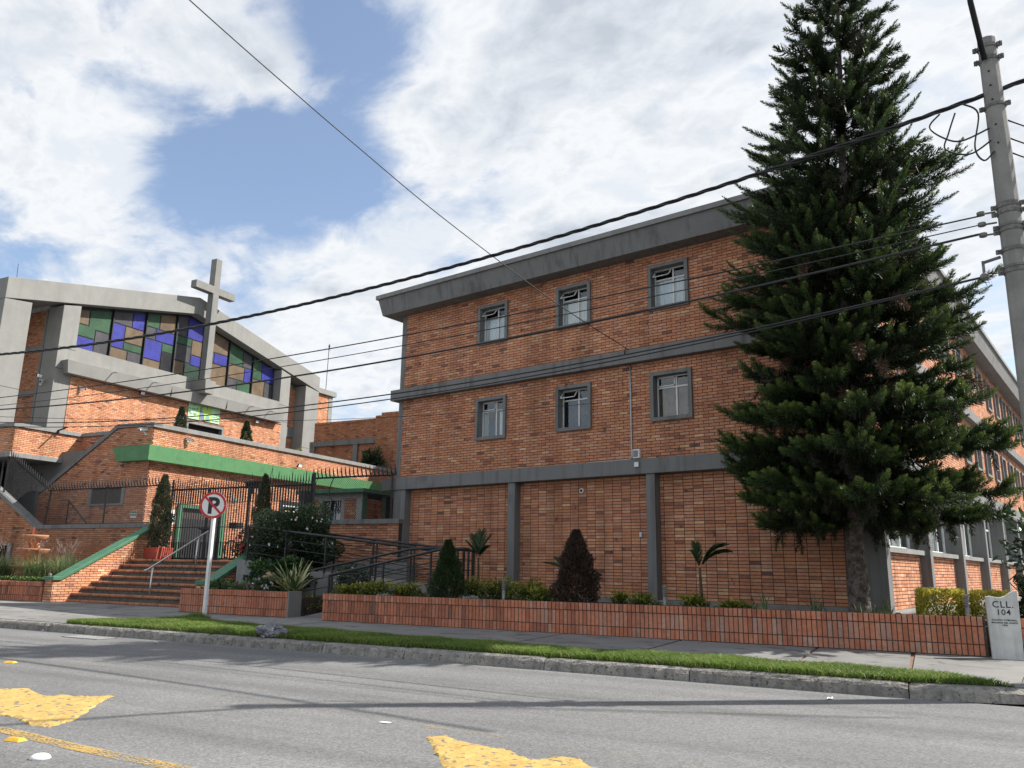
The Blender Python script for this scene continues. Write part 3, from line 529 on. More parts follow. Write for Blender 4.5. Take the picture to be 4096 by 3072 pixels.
# ================================================================== the church
CU = -35.0
ch = T('church', 'church with pale concrete gable frame, stained glass and tall cross', 'church', (-35, 30, 6.0), True)
fc = lambda s, z, d: (CU+d, s, z)
def gz(v, z0): return z0+(min(v, 60-v)-20.0)*.2310           # underside or top of the gable, symmetric about v = 30
CONC = noise_mat('church_concrete', (.215, .213, .202), (.255, .252, .238), 1.2, .85, bump=.25, bscale=18, streak=(4, (.195, .192, .182), .55), spec=.3)
def cz(v, hi): 
    vv = min(v, 60-v); return (13.46+(vv-19.6)*.2212) if hi else (12.48+max(0, vv-20.2)*.237)
for side in (0, 1):
    vs_ = (19.6, 30.0) if side == 0 else (30.0, 40.4); b = MB()
    b.prism([(vs_[0], cz(vs_[0], 0)), (vs_[1]-(.004 if side == 0 else 0), cz(vs_[1], 0)), (vs_[1]-(.004 if side == 0 else 0), cz(vs_[1], 1)), (vs_[0], cz(vs_[0], 1))], fc, -1.2, 0); ch.part('gable_beam', b, CONC, bevel=.02)
for v0, v1, dd in ((19.6, 20.82, -1.1), (22.3, 23.16, -1.1), (36.81, 37.65, -1.1), (39.11, 40.38, -1.1)):
    b = MB(); b.prism([(v0, 1.0), (v1, 1.0), (v1, min(cz(v1, 0), cz(v0, 0)+.5)-.012 if v0 < 30 else cz(v1, 0)-.012), (v0, cz(v0, 0)-.012 if v0 < 30 else cz(v0, 0)-.012)], fc, dd, -.012); ch.part('column', b, CONC, bevel=.015)
    for zz in (9.95, 10.95) if 22 < v0 < 38 else (8.6,): 
        b = MB(); b.box(CU-.3, CU-.0085, v0+.001, v1-.001, zz, zz+.022); ch.part('joint', b, 'mortar')
b = MB(); b.box(CU-.9, CU-.015, 23.16, 36.81, 10.3, 11.14); ch.part('spandrel', b, CONC)
b = MB(); b.hexa([(CU-.3, 22.75, 9.75), (CU+.42, 22.65, 9.75), (CU+.42, 36.7, 9.75), (CU-.3, 36.6, 9.75), (CU-.3, 22.55, 10.35), (CU+.50, 22.52, 10.35), (CU+.50, 36.85, 10.35), (CU-.3, 36.85, 10.35)]); led = ch.part('ledge', b, CONC, bevel=.012)
for v in (28.4, 32.2): b = MB(); b.box(CU+.40, CU+.49, v, v+.015, 9.8, 10.3); ch.part('joint', b, 'mortar', led)
for v in (24.86, 27.18, 33.9, 35.46):
    b = MB(); b.tube([(CU+.40, v, 10.22), (CU+.80, v, 10.22), (CU+.84, v, 10.18)], .028, 8); ch.part('spout', b, 'galv', led)
brickwork(ch, fc, [(23.1, 5.6), (37.1, 5.6), (37.1, 9.75), (23.1, 9.75)], mat='brick2', holes=[(30.02, 32.46, 5.0, 8.80)], z0=5.6)
b = MB(); b.box(CU-.02, CU+.04, 23.1, 37.1, 9.72, 9.75); ch.part('dark_strip', b, 'mortar')  # thin dark mortar strip along the top of the bricks, below the ledge
# doorway under the banner
dr = MB(); prect(dr, fc, 29.93, 30.06, 5.7, 8.79, -.25, .06); prect(dr, fc, 32.42, 32.55, 5.7, 8.79, -.25, .06); prect(dr, fc, 29.93, 32.55, 8.66, 8.79, -.25, .064); do = ch.part('door', dr, 'grey_l')
b = MB(); prect(b, fc, 30.06, 32.42, 5.7, 8.66, -.24, -.2); ch.part('leaf', b, 'dark', do)
b = MB()
for i in range(36): x = 29.93+i*.0735; prect(b, fc, x+.006, x+.066, 8.80, 8.92, -.01, .016)
ch.part('soldier_course', b, 'brick2', do, kind='stuff')
# side bays: brick infill recessed between the columns
rec = lambda s, z, d: (CU-.9+d, s, z); nsd = lambda s, z, d: (s, 22.36-d, z)
brickwork(ch, nsd, [(-46, 5.6), (-36.1, 5.6), (-36.1, 12.9), (-46, 12.9)], mat='brick_dark', z0=5.6)
for a_, c_ in ((-36.25, -36.1), (-38.3, -38.1), (-41.2, -41.0)): b = MB(); prect(b, nsd, a_, c_, 5.6, 12.9, .016, .09); ch.part('strip', b, 'grey')
for z in (6.6, 8.75, 10.9): b = MB(); prect(b, nsd, -46, -36.1, z, z+.22, .016, .085); ch.part('strip', b, 'grey')
b = MB(); b.prism([(19.8, 12.55), (22.4, 13.15), (22.4, 13.5), (19.8, 12.9)], fc, -14, -1.2); ch.part('eave_slab', b, CONC)
brickwork(ch, rec, [(37.65, 5.6), (39.11, 5.6), (39.11, 12.4), (37.65, 12.75)], mat='brick', holes=[(37.7, 38.35, 10.2, 12.2), (37.7, 38.35, 6.6, 8.9)], z0=5.6)
for z0, z1 in ((10.2, 12.2), (6.6, 8.9)):
    b = MB(); prect(b, rec, 37.66, 38.35, z0, z1, -.1, -.06); w1 = ch.part('window', b, 'dark'); b = MB(); prect(b, rec, 38.28, 38.38, z0-.06, z1+.08, -.1, .1); prect(b, rec, 37.66, 38.28, z0-.06, z0+.03, -.1, .1); prect(b, rec, 37.66, 38.28, z1, z1+.08, -.1, .1); ch.part('frame', b, 'grey_l', w1)
b = MB(); prect(b, rec, 37.65, 39.11, 9.25, 9.85, .012, .1); ch.part('strip', b, 'grey')
# stained glass
def stained(name, col):
    m = noise_mat(name, tuple(c*.45 for c in col), tuple(c*.7 for c in col), 1.6, .35, bump=.8, bscale=34, bdist=.02, spec=.2); return m
SG = dict(b=stained('glass_blue', (.06, .065, .42)), g=stained('glass_green', (.055, .145, .075)), t=stained('glass_tan', (.235, .165, .10)), k=stained('glass_grey', (.105, .10, .115)), d=stained('open_pane_dark', (.02, .022, .03)), e=stained('glass_dark_green', (.035, .075, .05)))  # darkest pane stands for an open casement, interior darkness put into its colour
BAYS = [
 [(0, .6, 0, .36, 'b'), (0, .6, .36, .68, 'g'), (.6, 1, 0, .62, 'k'), (0, .4, .68, 1, 't'), (.4, 1, .62, 1, 'g')],
 [(0, .55, 0, .25, 't'), (.55, 1, 0, .25, 'k'), (0, .4, .25, .78, 'b'), (.4, 1, .25, .42, 'g'), (.4, 1, .42, .78, 't'), (0, .6, .78, 1, 'k'), (.6, 1, .78, 1, 'b')],
 [(0, .6, 0, .17, 't'), (0, .6, .17, .55, 'b'), (.6, 1, 0, .38, 'd'), (.6, 1, .38, .55, 'g'), (0, .35, .55, .78, 'k'), (.35, 1, .55, .78, 'b'), (0, .45, .78, 1, 'g'), (.45, 1, .78, 1, 't')],
 [(0, .4, 0, .26, 't'), (.4, 1, 0, .24, 'e'), (0, .6, .26, .55, 'k'), (.6, 1, .24, .42, 'b'), (.6, 1, .42, .69, 't'), (0, .6, .55, .69, 'g'), (0, .4, .69, 1, 'k'), (.4, 1, .69, 1, 'b')],
 [(0, 1, 0, .45, 't'), (0, .45, .45, .68, 'k'), (.45, 1, .45, .68, 'b'), (0, 1, .68, 1, 't')],
 [(0, .42, 0, .3, 'k'), (.42, 1, 0, .28, 'g'), (0, .7, .3, .66, 't'), (.7, 1, .28, .66, 'b'), (0, .6, .66, 1, 'g'), (.6, 1, .66, 1, 'k')],
 [(0, .58, 0, .55, 't'), (.58, 1, 0, .52, 'k'), (0, .42, .55, 1, 'g'), (.42, 1, .55, 1, 'b')]]
fg = lambda s, z, d: (CU-.60+d, s, z)
bv = [23.20, 25.25, 27.18, 29.1, 31.03, 32.95, 34.89, 36.80]
ztop = lambda v: cz(v, 0)-.10
for k, bay in enumerate(BAYS):
    v0, v1 = bv[k]+.05, bv[k+1]-.05; z0 = 11.22; hb = min(ztop(v0), ztop(v1))-z0
    bk = MB(); pts = [(v0-.05, 11.14), (v1+.05, 11.14), (v1+.05, cz(v1+.05, 0)+.05), (v0-.05, cz(v0-.05, 0)+.05)]
    if v0 < 30 < v1: pts.insert(3, (30, cz(30, 0)+.05))
    bk.prism(pts, fg, -.05, -.012); wn = ch.part('stained_window', bk, 'charcoal')
    fm = MB(); prect(fm, fg, v0-.05, v0, 11.14, ztop(v0)+.1, -.01, .10); prect(fm, fg, v0-.05, v1+.05, 11.14, 11.20, -.01, .08); ch.part('frame', fm, 'charcoal', wn)
    for x0, x1, y0, y1, col in bay:
        a, b_ = v0+(v1-v0)*x0+.034, v0+(v1-v0)*x1-.034; q0 = z0+hb*y0+.034
        if y1 < 1: poly = [(a, q0), (b_, q0), (b_, z0+hb*y1-.034), (a, z0+hb*y1-.034)]
        else:
            poly = [(a, q0), (b_, q0), (b_, ztop(b_))]
            if a < 30 < b_: poly.append((30, ztop(30)))
            poly.append((a, ztop(a)))
        pm = MB(); pm.prism(poly, fg, -.01, .012); ch.part('pane', pm, SG[col], wn)
# cross on the front
cu0 = CU+.75; cr_ = MB(); cr_.box(cu0-.42, cu0, 30.20, 30.60, 11.05, 18.05); 
CROSSC = noise_mat('cross_concrete', (.19, .188, .178), (.225, .222, .21), 2, .85, bump=.25, bscale=18, streak=(4, (.15, .148, .14), .55), spec=.3)
post = ch.part('cross', cr_, CROSSC, bevel=.012)
b = MB(); b.box(cu0-.415, cu0+.004, 28.98, 31.78, 15.98, 16.40); ch.part('cross_arm', b, CROSSC, post, bevel=.012)
b = MB(); b.hexa([(CU-.02, 30.14, 10.28), (cu0+.22, 30.14, 10.28), (cu0+.22, 30.72, 10.28), (CU-.02, 30.72, 10.28), (CU-.02, 30.02, 11.05), (cu0+.26, 30.05, 11.0), (cu0+.26, 30.80, 11.0), (CU-.02, 30.80, 11.05)]); ch.part('cross_foot', b, CONC, post, bevel=.012)
# nave and roof behind, tower to the right
b = MB(); b.prism([(22.38, 1), (40.2, 1), (40.2, 13.2), (30, 15.5), (22.38, 13.75)], fc, -26, -1.2); ch.part('nave', b, 'conc')
tw = MB(); tw.box(-38.2, -36.0, 40.5, 42.9, 1, 12.7); brt = ch.part('tower', tw, 'mortar')
brickwork(ch, lambda s, z, d: (-36.0+d, s, z), [(40.5, 8.5), (42.55, 8.5), (42.55, 12.68), (40.5, 12.68)], mat='brick2', z0=8.5)
b = MB(); b.box(-36.1, -35.96, 42.56, 42.95, 1, 12.68); ch.part('strip', b, CONC, brt); b = MB(); b.box(-38.3, -35.8, 40.41, 43.15, 12.7, 13.05); ch.part('tower_cap', b, CONC, brt, bevel=.01)
rod = MB(); rod.tube([(-36, 42.2, 13.05), (-36, 42.25, 16.1)], .022, 6); rod.tube([(-36, 42.25, 16.05), (-36, 42.26, 16.2), (-36, 42.26, 16.38)], [.02, .07, .01], 6); rod.bar((-36, 42.1, 15.95), (-36, 42.42, 15.95), .02)
solo('lightning_rod', rod, 'charcoal', 'thin lightning rod on the tower right of the church gable', 'lightning rod', (-36, 42.2, 13.05))
rod = MB(); rod.tube([(-35.5, 20.24, 13.5), (-35.5, 20.2, 14.35)], .012, 6); solo('roof_aerial', rod, 'charcoal', 'short thin aerial at the left end of the church gable', 'aerial', (-35.5, 20.24, 13.6))
# banner over the church door
bn = T('banner', 'green banner with handwriting and a drawing above the church door', 'banner', (CU+.06, 31.05, 8.93), True)
M['banner'] = noise_mat('banner_cloth', (.36, .66, .36), (.46, .76, .46), 2, .7); b = MB(); prect(b, fc, 29.95, 32.14, 8.93, 9.94, .03, .06); bn.part('sheet', b, 'banner')
M['ink'] = mat_base('ink_green_black', (.03, .06, .05), .8); M['lime'] = mat_base('banner_lime', (.42, .62, .10), .7); M['bteal'] = mat_base('banner_teal', (.16, .36, .30), .7); M['bgrey'] = mat_base('banner_grey', (.15, .18, .26), .7)
fb = lambda s, z, d: (CU+.06+d, s, z)
b = MB(); prect(b, fb, 30.62, 31.55, 8.94, 9.92, .001, .003); bn.part('picture_ground', b, 'lime')
def disc(cx, cz_, rx, rz, d0, d1, n=24, a0=0, a1=2*math.pi):
    return [(cx+rx*math.cos(a0+(a1-a0)*i/n), cz_+rz*math.sin(a0+(a1-a0)*i/n)) for i in range(n)], d0, d1
for poly, col, d in (([(30.70, 8.95), (31.1, 8.95), (31.0, 9.35), (30.85, 9.75), (30.72, 9.6)], 'bgrey', .004), (disc(31.02, 9.58, .25, .28, 0, 0)[0], 'bteal', .0055), (disc(31.05, 9.55, .15, .20, 0, 0)[0], 'lime', .007), (disc(31.30, 9.42, .12, .15, 0, 0)[0], 'lime', .0075), ([(31.1, 8.95), (31.45, 8.95), (31.42, 9.28), (31.2, 9.25)], 'bteal', .006)):
    b = MB(); b.prism(poly, fb, d-.002, d); bn.part('drawing', b, col)
for tx, s_, zz, sz in (('Hagan', 30.30, 9.72, .19), ('lo que Él', 30.28, 9.44, .17), ('les diga', 30.26, 9.17, .17), ('Nuestra Señora', 31.85, 9.24, .085), ('del', 31.85, 9.13, .085), ('Buen Consejo', 31.85, 9.02, .085)):
    lettering(bn, tx, sz, (CU+.064, s_, zz), (0, 1, 0), (0, 0, 1), 'ink', ext=.001, shear=.35, offset=.002)
# ================================================================== annex with the green canopy
AU, AV = -25.3, 20.2
an = T('entrance_block', 'low brick entrance block with green band and sloping left parapet', 'building', (AU, AV, 1.0), True)
fa = lambda s, z, d: (AU+d, s, z); fav = lambda s, z, d: (s, AV-d, z)
b = MB(); b.box(-34.0, AU-.3, AV+.35, 36.2, .5, 5.6); an.part('core', b, 'slab')
b = MB(); b.box(AU-.3, AU-.02, AV+.02, 36.2, 1.0, 6.2); an.part('inner_wall', b, 'mortar')
brickwork(an, fa, [(AV, 1.38), (36.2, 1.38), (36.2, 6.2), (AV, 6.2)], holes=[(21.64, 24.0, 1.2, 3.5)], z0=1.38, flemish=True, single=300, ok=lambda s0, s1, z0, z1: z0 > 2.7)
brickwork(an, fav, [(AU, 1.0), (AU, 6.25), (-27.24, 6.25), (-31.15, 4.05), (-31.55, 3.85), (-31.55, 1.0)], holes=[(-28.45, -26.45, 3.38, 4.02)], z0=1.01)
b = MB(); b.prism([(AU-.3, 1), (AU-.3, 6.2), (-27.24, 6.2), (-31.1, 4.0), (-31.5, 3.8), (-31.5, 1)], fav, -.3, -.02); an.part('inner_wall', b, 'mortar')
cpp = [(AU+.10, 6.38), (AU+.10, 6.25), (-27.22, 6.27), (-31.12, 4.07), (-31.52, 3.88), (-31.52, 1.2), (-31.66, 1.2), (-31.66, 3.98), (-31.2, 4.21), (-27.26, 6.42)]
b = MB(); b.prism(cpp, fav, -.32, .07); an.part('coping', b, 'grey')
b = MB(); b.box(AU-.3, AU+.10, AV-.068, 36.2, 6.2, 6.37); an.part('coping', b, 'grey_l', bevel=.01)
# green band, wider at the top
gb = MB(); gb.hexa([(AU, AV-.32, 4.93), (AU+.30, AV-.32, 4.93), (AU+.30, 34.4, 4.93), (AU, 34.4, 4.93), (AU, AV-.38, 5.48), (AU+.38, AV-.38, 5.48), (AU+.38, 34.4, 5.48), (AU, 34.4, 5.48)]); band = an.part('green_band', gb, 'green')
gb = MB(); gb.hexa([(-26.75, AV-.31, 4.932), (AU+.0, AV-.31, 4.932), (AU+.0, AV+.05, 4.932), (-26.75, AV+.05, 4.932), (-26.93, AV-.375, 5.478), (AU+.0, AV-.375, 5.478), (AU+.0, AV+.05, 5.478), (-26.93, AV+.05, 5.478)]); an.part('green_band', gb, 'green', band)
b = MB(); b.box(AU+.36, AU+.382, 26.15, 26.17, 4.95, 5.47); an.part('joint', b, 'green_d', band)
# window on the shaded face
wf = MB(); z0, z1 = 3.34, 4.04
prect(wf, fav, -28.47, -28.30, z0, z1, -.18, .04); prect(wf, fav, -26.60, -26.43, z0, z1, -.18, .04); prect(wf, fav, -28.30, -26.60, z0, z0+.07, -.18, .042); prect(wf, fav, -28.30, -26.60, z1-.05, z1, -.18, .042); wn = an.part('window', wf, 'grey_l')
b = MB(); prect(b, fav, -28.30, -26.60, z0+.07, z1-.05, -.17, -.15); an.part('pane', b, 'dark', wn)
b = MB()
for i in range(14): x = -28.24+i*.122; prect(b, fav, x, x+.02, z0+.07, z1-.05, -.10, -.08)
for i in range(4): prect(b, fav, -28.3, -26.6, z0+.16+i*.13, z0+.175+i*.13, -.104, -.084)
an.part('grille', b, 'black', wn)
# green door
dj = MB(); prect(dj, fa, 21.66, 21.84, 1.39, 3.46, -.05, .12); prect(dj, fa, 23.78, 23.97, 1.39, 3.46, -.05, .12); prect(dj, fa, 21.84, 23.78, 3.34, 3.46, -.05, .12); dj_ = an.part('door_frame', dj, 'green_d')
for a, b_ in ((21.84, 22.81), (22.82, 23.78)):
    b = MB(); prect(b, fa, a, b_, 1.40, 2.95, -.03, .02); lf = an.part('door', b, 'black')
    b = MB(); b.tube([fa((a+b_)/2+(.3 if a < 22.5 else -.3), 2.1, .02), fa((a+b_)/2+(.3 if a < 22.5 else -.3), 2.1, .10)], .03, 8); an.part('handle', b, 'steel', lf)
b = MB(); prect(b, fa, 21.84, 23.78, 2.95, 3.34, -.05, -.03); an.part('transom', b, 'dark', dj_)
# things fixed to the annex
sg = T('exit_sign', 'small green and white notice on the shaded brick wall by the corner', 'sign', (-25.8, AV, 2.9), True)
b = MB(); prect(b, fav, -25.96, -25.66, 2.86, 3.11, .013, .024); sg.part('plate', b, 'white_p'); b = MB(); prect(b, fav, -25.945, -25.675, 2.92, 3.095, .0245, .027); sg.part('panel', b, noise_mat('sign_green', (.02, .20, .12), (.025, .24, .14), 5, .5))
b = MB(); prect(b, fav, -25.925, -25.88, 2.99, 3.035, .0272, .029); prect(b, fav, -25.873, -25.83, 2.985, 3.04, .0272, .029); prect(b, fav, -25.823, -25.78, 2.995, 3.03, .0272, .029); b.prism([(-25.775, 3.0), (-25.75, 3.0), (-25.75, 2.97), (-25.69, 3.013), (-25.75, 3.055), (-25.75, 3.028), (-25.775, 3.028)], fav, .0272, .029); sg.part('arrow_marks', b, 'white_p')
b = MB(); prect(b, fav, -25.935, -25.685, 2.925, 2.94, .0272, .029); sg.part('text_row', b, 'white_p')
bd = T('notice_board', 'dark board with rows of pale lettering on the sunny wall behind the fence', 'sign', (AU, 28, 2.9), True)
b = MB(); prect(b, fa, 27.1, 29.2, 2.75, 4.05, .015, .06); bd.part('board', b, 'charcoal')
M['gold'] = mat_base('pale_gold', (.62, .52, .26), .6)
for i, wds in enumerate((9, 11, 8, 10)):
    b = MB(); x = 27.3
    for j in range(wds):
        l = random.uniform(.07, .2)
        if x+l > 29.0: break
        prect(b, fa, x, x+l, 3.80-i*.22, 3.85-i*.22, .061, .063); x += l+.045
    bd.part('text_row', b, 'gold' if i else 'white_p')
b = MB(); prect(b, fa, 24.40, 24.68, 3.80, 3.92, .014, .03); npl = T('number_plate', 'small teal house number plate on the sunny wall right of the door', 'plate', (AU, 24.5, 3.8), True); npl.part('plate', b, noise_mat('teal_plate', (.10, .25, .24), (.12, .28, .27), 6, .5)); b = MB(); prect(b, fa, 24.44, 24.455, 3.825, 3.895, .031, .033); prect(b, fa, 24.475, 24.51, 3.88, 3.895, .031, .033); prect(b, fa, 24.49, 24.505, 3.825, 3.88, .031, .033); prect(b, fa, 24.53, 24.55, 3.855, 3.865, .031, .033); prect(b, fa, 24.57, 24.60, 3.88, 3.895, .031, .033); prect(b, fa, 24.58, 24.595, 3.825, 3.88, .031, .033); prect(b, fa, 24.62, 24.65, 3.825, 3.84, .031, .033); prect(b, fa, 24.62, 24.65, 3.88, 3.895, .031, .033); npl.part('digit_strokes', b, 'white_p')
b = MB(); prect(b, fa, 21.36, 21.60, 3.08, 3.24, .014, .02); prect(b, fa, 21.40, 21.62, 2.70, 3.02, .014, .021); po = T('paper_notice', 'white paper notices pinned left of the green door', 'notice', (AU, 21.5, 2.7), True); po.part('sheet', b, 'white_p')
mbx = T('letter_box', 'black letter box on the sunny wall between cypress and door', 'box', (AU, 21.2, 2.5), True); b = MB(); prect(b, fa, 21.0, 21.34, 2.56, 3.04, .014, .16); mbx.part('case', b, 'charcoal', bevel=.01); b = MB(); prect(b, fa, 21.04, 21.30, 2.86, 2.92, .16, .165); mbx.part('slot', b, 'galv')
def camera(name, label, P, d, mat='white_p', arm=True):
    """bullet camera: wall plate, bent arm, housing with a visor and dark lens"""
    P = Vector(P); d = Vector(d).normalized(); t = T(name, label, 'camera', tuple(P), True)
    b = MB(); b.tube([P, P+Vector((.03, 0, 0)) if abs(d.x) > .5 else P+Vector((0, -.03, 0))], .05, 10); t.part('wall_plate', b, mat)
    o = P+(Vector((.12, 0, .10)) if abs(d.x) > .5 else Vector((0, -.12, .10))); b = MB(); b.tube([P, P+(o-P)*.5+Vector((0, 0, -.06)), o], .018, 8); t.part('arm', b, mat, smooth=True)
    e = o+Vector((0, 0, .05)); b = MB(); b.tube([e-d*.13, e+d*.16], [.052, .055], 12); h = t.part('housing', b, mat); b = MB(); b.tube([e+d*.162, e+d*.175], .042, 12); t.part('lens', b, 'black', h)
    b = MB(); sd = d.cross(Vector((0, 0, 1))).normalized()*.066; q = [e-d*.12-sd+Vector((0, 0, .055)), e-d*.12+sd+Vector((0, 0, .055)), e+d*.22+sd+Vector((0, 0, .055)), e+d*.22-sd+Vector((0, 0, .055))]; b.hexa(q+[p+Vector((0, 0, .012)) for p in q]); t.part('visor', b, mat, h)
camera('security_camera', 'white bullet camera on the sunny brick parapet above the green band', (AU+.014, 21.78, 5.80), (.7, .7, -.25))
camera('security_camera', 'white bullet camera under the coping at the shaded corner of the entrance block', (-25.65, AV-.014, 5.95), (-.3, -.9, -.2))
camera('security_camera', 'white camera at the upper left corner of the church brick front', (CU+.014, 23.65, 9.1), (.8, .5, -.3))
camera('security_camera', 'white camera in the shaded recess at the left of the church', (-35.78, 22.2, 9.2), (.5, -.8, -.3))
def flood(name, label, P, d=(1, 0, -.3)):
    P = Vector(P); t = T(name, label, 'floodlight', tuple(P), True); d = Vector(d).normalized(); s = d.cross(Vector((0, 0, 1))).normalized(); u = s.cross(d)
    b = MB(); b.bar(P, P+Vector((.12, 0, 0)), .03); t.part('bracket', b, 'charcoal'); c = P+Vector((.17, 0, 0)); q = [c+s*a*.13+u*e*.09+d*k for k in (-.03, .03) for a, e in ((-1, -1), (1, -1), (1, 1), (-1, 1))]
    b = MB(); b.hexa(q); t.part('housing', b, 'charcoal', bevel=.006); q = [c+s*a*.11+u*e*.07+d*k for k in (.031, .036) for a, e in ((-1, -1), (1, -1), (1, 1), (-1, 1))]; b = MB(); b.hexa(q); t.part('glass', b, 'white_p')
flood('floodlight', 'square floodlight on the brick parapet near the shaded right end', (AU+.014, 28.03, 5.68)); flood('floodlight', 'square floodlight under the ledge at mid left of the church', (CU+.014, 26.9, 9.66))
flood('floodlight', 'black floodlight under the ledge at the right of the church', (CU+.014, 34.9, 9.55)); flood('floodlight', 'black floodlight in the dark recess at the church left column', (-35.78, 22.0, 9.55))
# ================================================================== balcony block, far left
bl = T('balcony_block', 'brick balcony with grey coping jutting out at the far left', 'building', (-31, 20, 1.0), True)
fb1 = lambda s, z, d: (-31.0+d, s, z); fb2 = lambda s, z, d: (s, 18.52-d, z); fb3 = lambda s, z, d: (s, 21.36-d, z)
b = MB(); b.box(-38, -31.02, 18.54, 30, 5.32, 6.3); bl.part('core', b, 'mortar')
brickwork(bl, fb1, [(18.52, 5.32), (21.36, 5.32), (21.36, 6.32), (18.52, 6.32)], mat='brick2', z0=5.32); brickwork(bl, fb2, [(-38, 5.32), (-31, 5.32), (-31, 6.32), (-38, 6.32)], mat='brick2', z0=5.32); brickwork(bl, fb3, [(-31, 3.9), (-27.2, 3.9), (-27.2, 6.32), (-31, 6.32)], mat='brick', z0=3.9)
b = MB(); b.box(-38, -30.9, 18.42, 21.5, 6.32, 6.47); b.box(-30.9, -27.2, 21.26, 21.5, 6.322, 6.468); bl.part('coping', b, 'grey_l'); b = MB(); b.box(-38, -30.88, 18.40, 21.6, 5.14, 5.32); bl.part('slab_edge', b, 'grey_l', bevel=.01)
b = MB(); b.box(-38, -34.6, 19.4, 22.5, 1, 5.14); bl.part('back_wall', b, 'charcoal'); b = MB(); b.box(-34.6, -31.6, 22.0, 22.3, 1, 5.14); bl.part('back_wall', b, 'grey')  # near-black back wall puts the dark void under the balcony into colour
for v, zz in ((20.3, 4.55), (19.2, 4.4)):
    gl = MB(); gl.lathe([(.001, -.11), (.07, -.09), (.11, 0), (.07, .09), (.001, .11)], 14, (-33.6 if v > 20 else -34.4, v+.6, zz)); solo('globe_lamp', gl, 'white_p', 'white globe lamp in the shade under the balcony, ' + ('nearer the sloping parapet' if v > 20 else 'at the left picture edge'), 'lamp', (-33.6 if v > 20 else -34.4, v+.6, zz), smooth=True)
# light fixture on the balcony
lf = MB(); lf.bar((-30.9, 20.2, 6.42), (-30.2, 20.1, 6.50), .05); lf.bar((-30.9, 20.2, 6.28), (-30.9, 20.2, 6.44), .08); solo('lamp_bracket', lf, 'charcoal', 'flat lamp bracket sticking out from the balcony coping', 'lamp', (-30.9, 20.2, 6.3))
# railing of the church recess
rl = T('spiked_railing', 'short black spiked railing at the foot of the church recess', 'railing', (-35.2, 21.8, 6.4), True); b = MB()
b.bar((-35.0, 21.3, 7.05), (-35.0, 22.25, 7.05), .03); b.bar((-35.0, 21.3, 6.55), (-35.0, 22.25, 6.55), .03); rl.part('rail', b, 'black')
for i in range(11): b = MB(); b.tube([(-35.0, 21.3+i*.095, 6.4), (-35.0, 21.3+i*.095, 7.25), (-35.0, 21.3+i*.095, 7.36)], [.012, .012, .002], 5); rl.part('bar', b, 'black')
# ================================================================== rear brick block between church and long block
rr = T('rear_brick_block', 'weathered brick block with stepped top and grey beam behind the entrance', 'building', (-28, 36.4, 1), True)
frr = lambda s, z, d: (s, 36.3-d, z)
b = MB(); b.box(-31.6, -18, 36.35, 44, 1, 9.3); rr.part('core', b, 'mortar')
brickwork(rr, frr, [(-31.6, 5.5), (-27.05, 5.5), (-27.05, 9.32), (-31.6, 9.32)], mat='brick_dark', z0=5.5)
frs = lambda s, z, d: (s, 36.1-d, z); b = MB(); b.box(-27.05, -18, 36.12, 36.36, 1, 9.45); rr.part('pier', b, 'mortar')
brickwork(rr, frs, [(-27.05, 1.4), (-26.5, 1.4), (-26.5, 9.42), (-27.05, 9.42)], mat='brick_dark', z0=1.4); frt = lambda s, z, d: (s, 35.9-d, z); b = MB(); b.box(-26.5, -18, 35.92, 36.13, 1, 9.55); rr.part('pier', b, 'mortar')
brickwork(rr, frt, [(-26.5, 1.4), (-18, 1.4), (-18, 9.52), (-26.5, 9.52)], mat='brick_dark', z0=1.4)
tp = MB()
for a, b_, z, y in ((-31.6, -27.05, 9.32, 36.3), (-27.05, -26.5, 9.42, 36.1), (-26.5, -20, 9.52, 35.9)):
    x = a
    while x < b_-.05: tp.box(x+.006, x+.064, y-.03, y+.2, z+.005, z+.13, rtone()); x += .07
rr.part('top_course', tp, 'brick_dark', kind='stuff')
b = MB(); prect(b, frr, -31.75, -27.04, 8.02, 8.31, .013, .17); rr.part('beam', b, 'grey'); 
for a, c_ in ((-28.58, -28.29), (-31.75, -31.4)): b = MB(); prect(b, frr, a, c_, 5.5, 8.02, .013, .15); rr.part('post', b, 'grey')
# ================================================================== boundary walls, stairs, fence
LV = 18.4
wl = T('boundary_wall', 'brick boundary wall with grey coping stepping up to the left', 'wall', (-27, LV, .15), True)
fl = lambda s, z, d: (s, LV-d, z)
wp = [(-22.25, .15), (-22.25, 2.39), (-28.58, 2.39), (-31.1, 3.66), (-35.5, 5.85), (-35.5, .15)]
brickwork(wl, fl, wp, mat='brick_dark', mortar='mortar', holes=[(-30.75, -29.83, 1.2, 1.88)], z0=.15, single=300, ok=lambda s0, s1, z0, z1: z0 > .9)
b = MB(); b.prism([(-22.25, .1), (-22.25, 2.38), (-28.55, 2.38), (-31.1, 3.64), (-35.5, 5.83), (-35.5, .1)], fl, -.25, -.16); wl.part('inner_wall', b, 'mortar')
b = MB(); b.prism([(-22.0, 2.39), (-22.0, 2.53), (-28.60, 2.53), (-31.1, 3.82), (-35.5, 6.03), (-35.5, 5.86), (-31.1, 3.66), (-28.58, 2.39)], fl, -.27, .05); wl.part('coping', b, 'grey', bevel=.008)
b = MB(); prect(b, fl, -30.75, -29.83, 1.2, 1.88, -.2, -.15); wn = wl.part('opening', b, 'dark'); b = MB(); b.prism([(-30.02, 1.2), (-29.80, 1.2), (-29.80, 1.90), (-30.75, 1.90), (-30.75, 1.80), (-30.02, 1.80)], fl, -.2, .07); wl.part('frame', b, 'grey', wn)
st = T('entrance_stairs', 'wide brick stairs with rounded treads leading up to the gate', 'stairs', (-19.5, 15.3, .15), True)
S0, S1_ = -21.98, -17.0
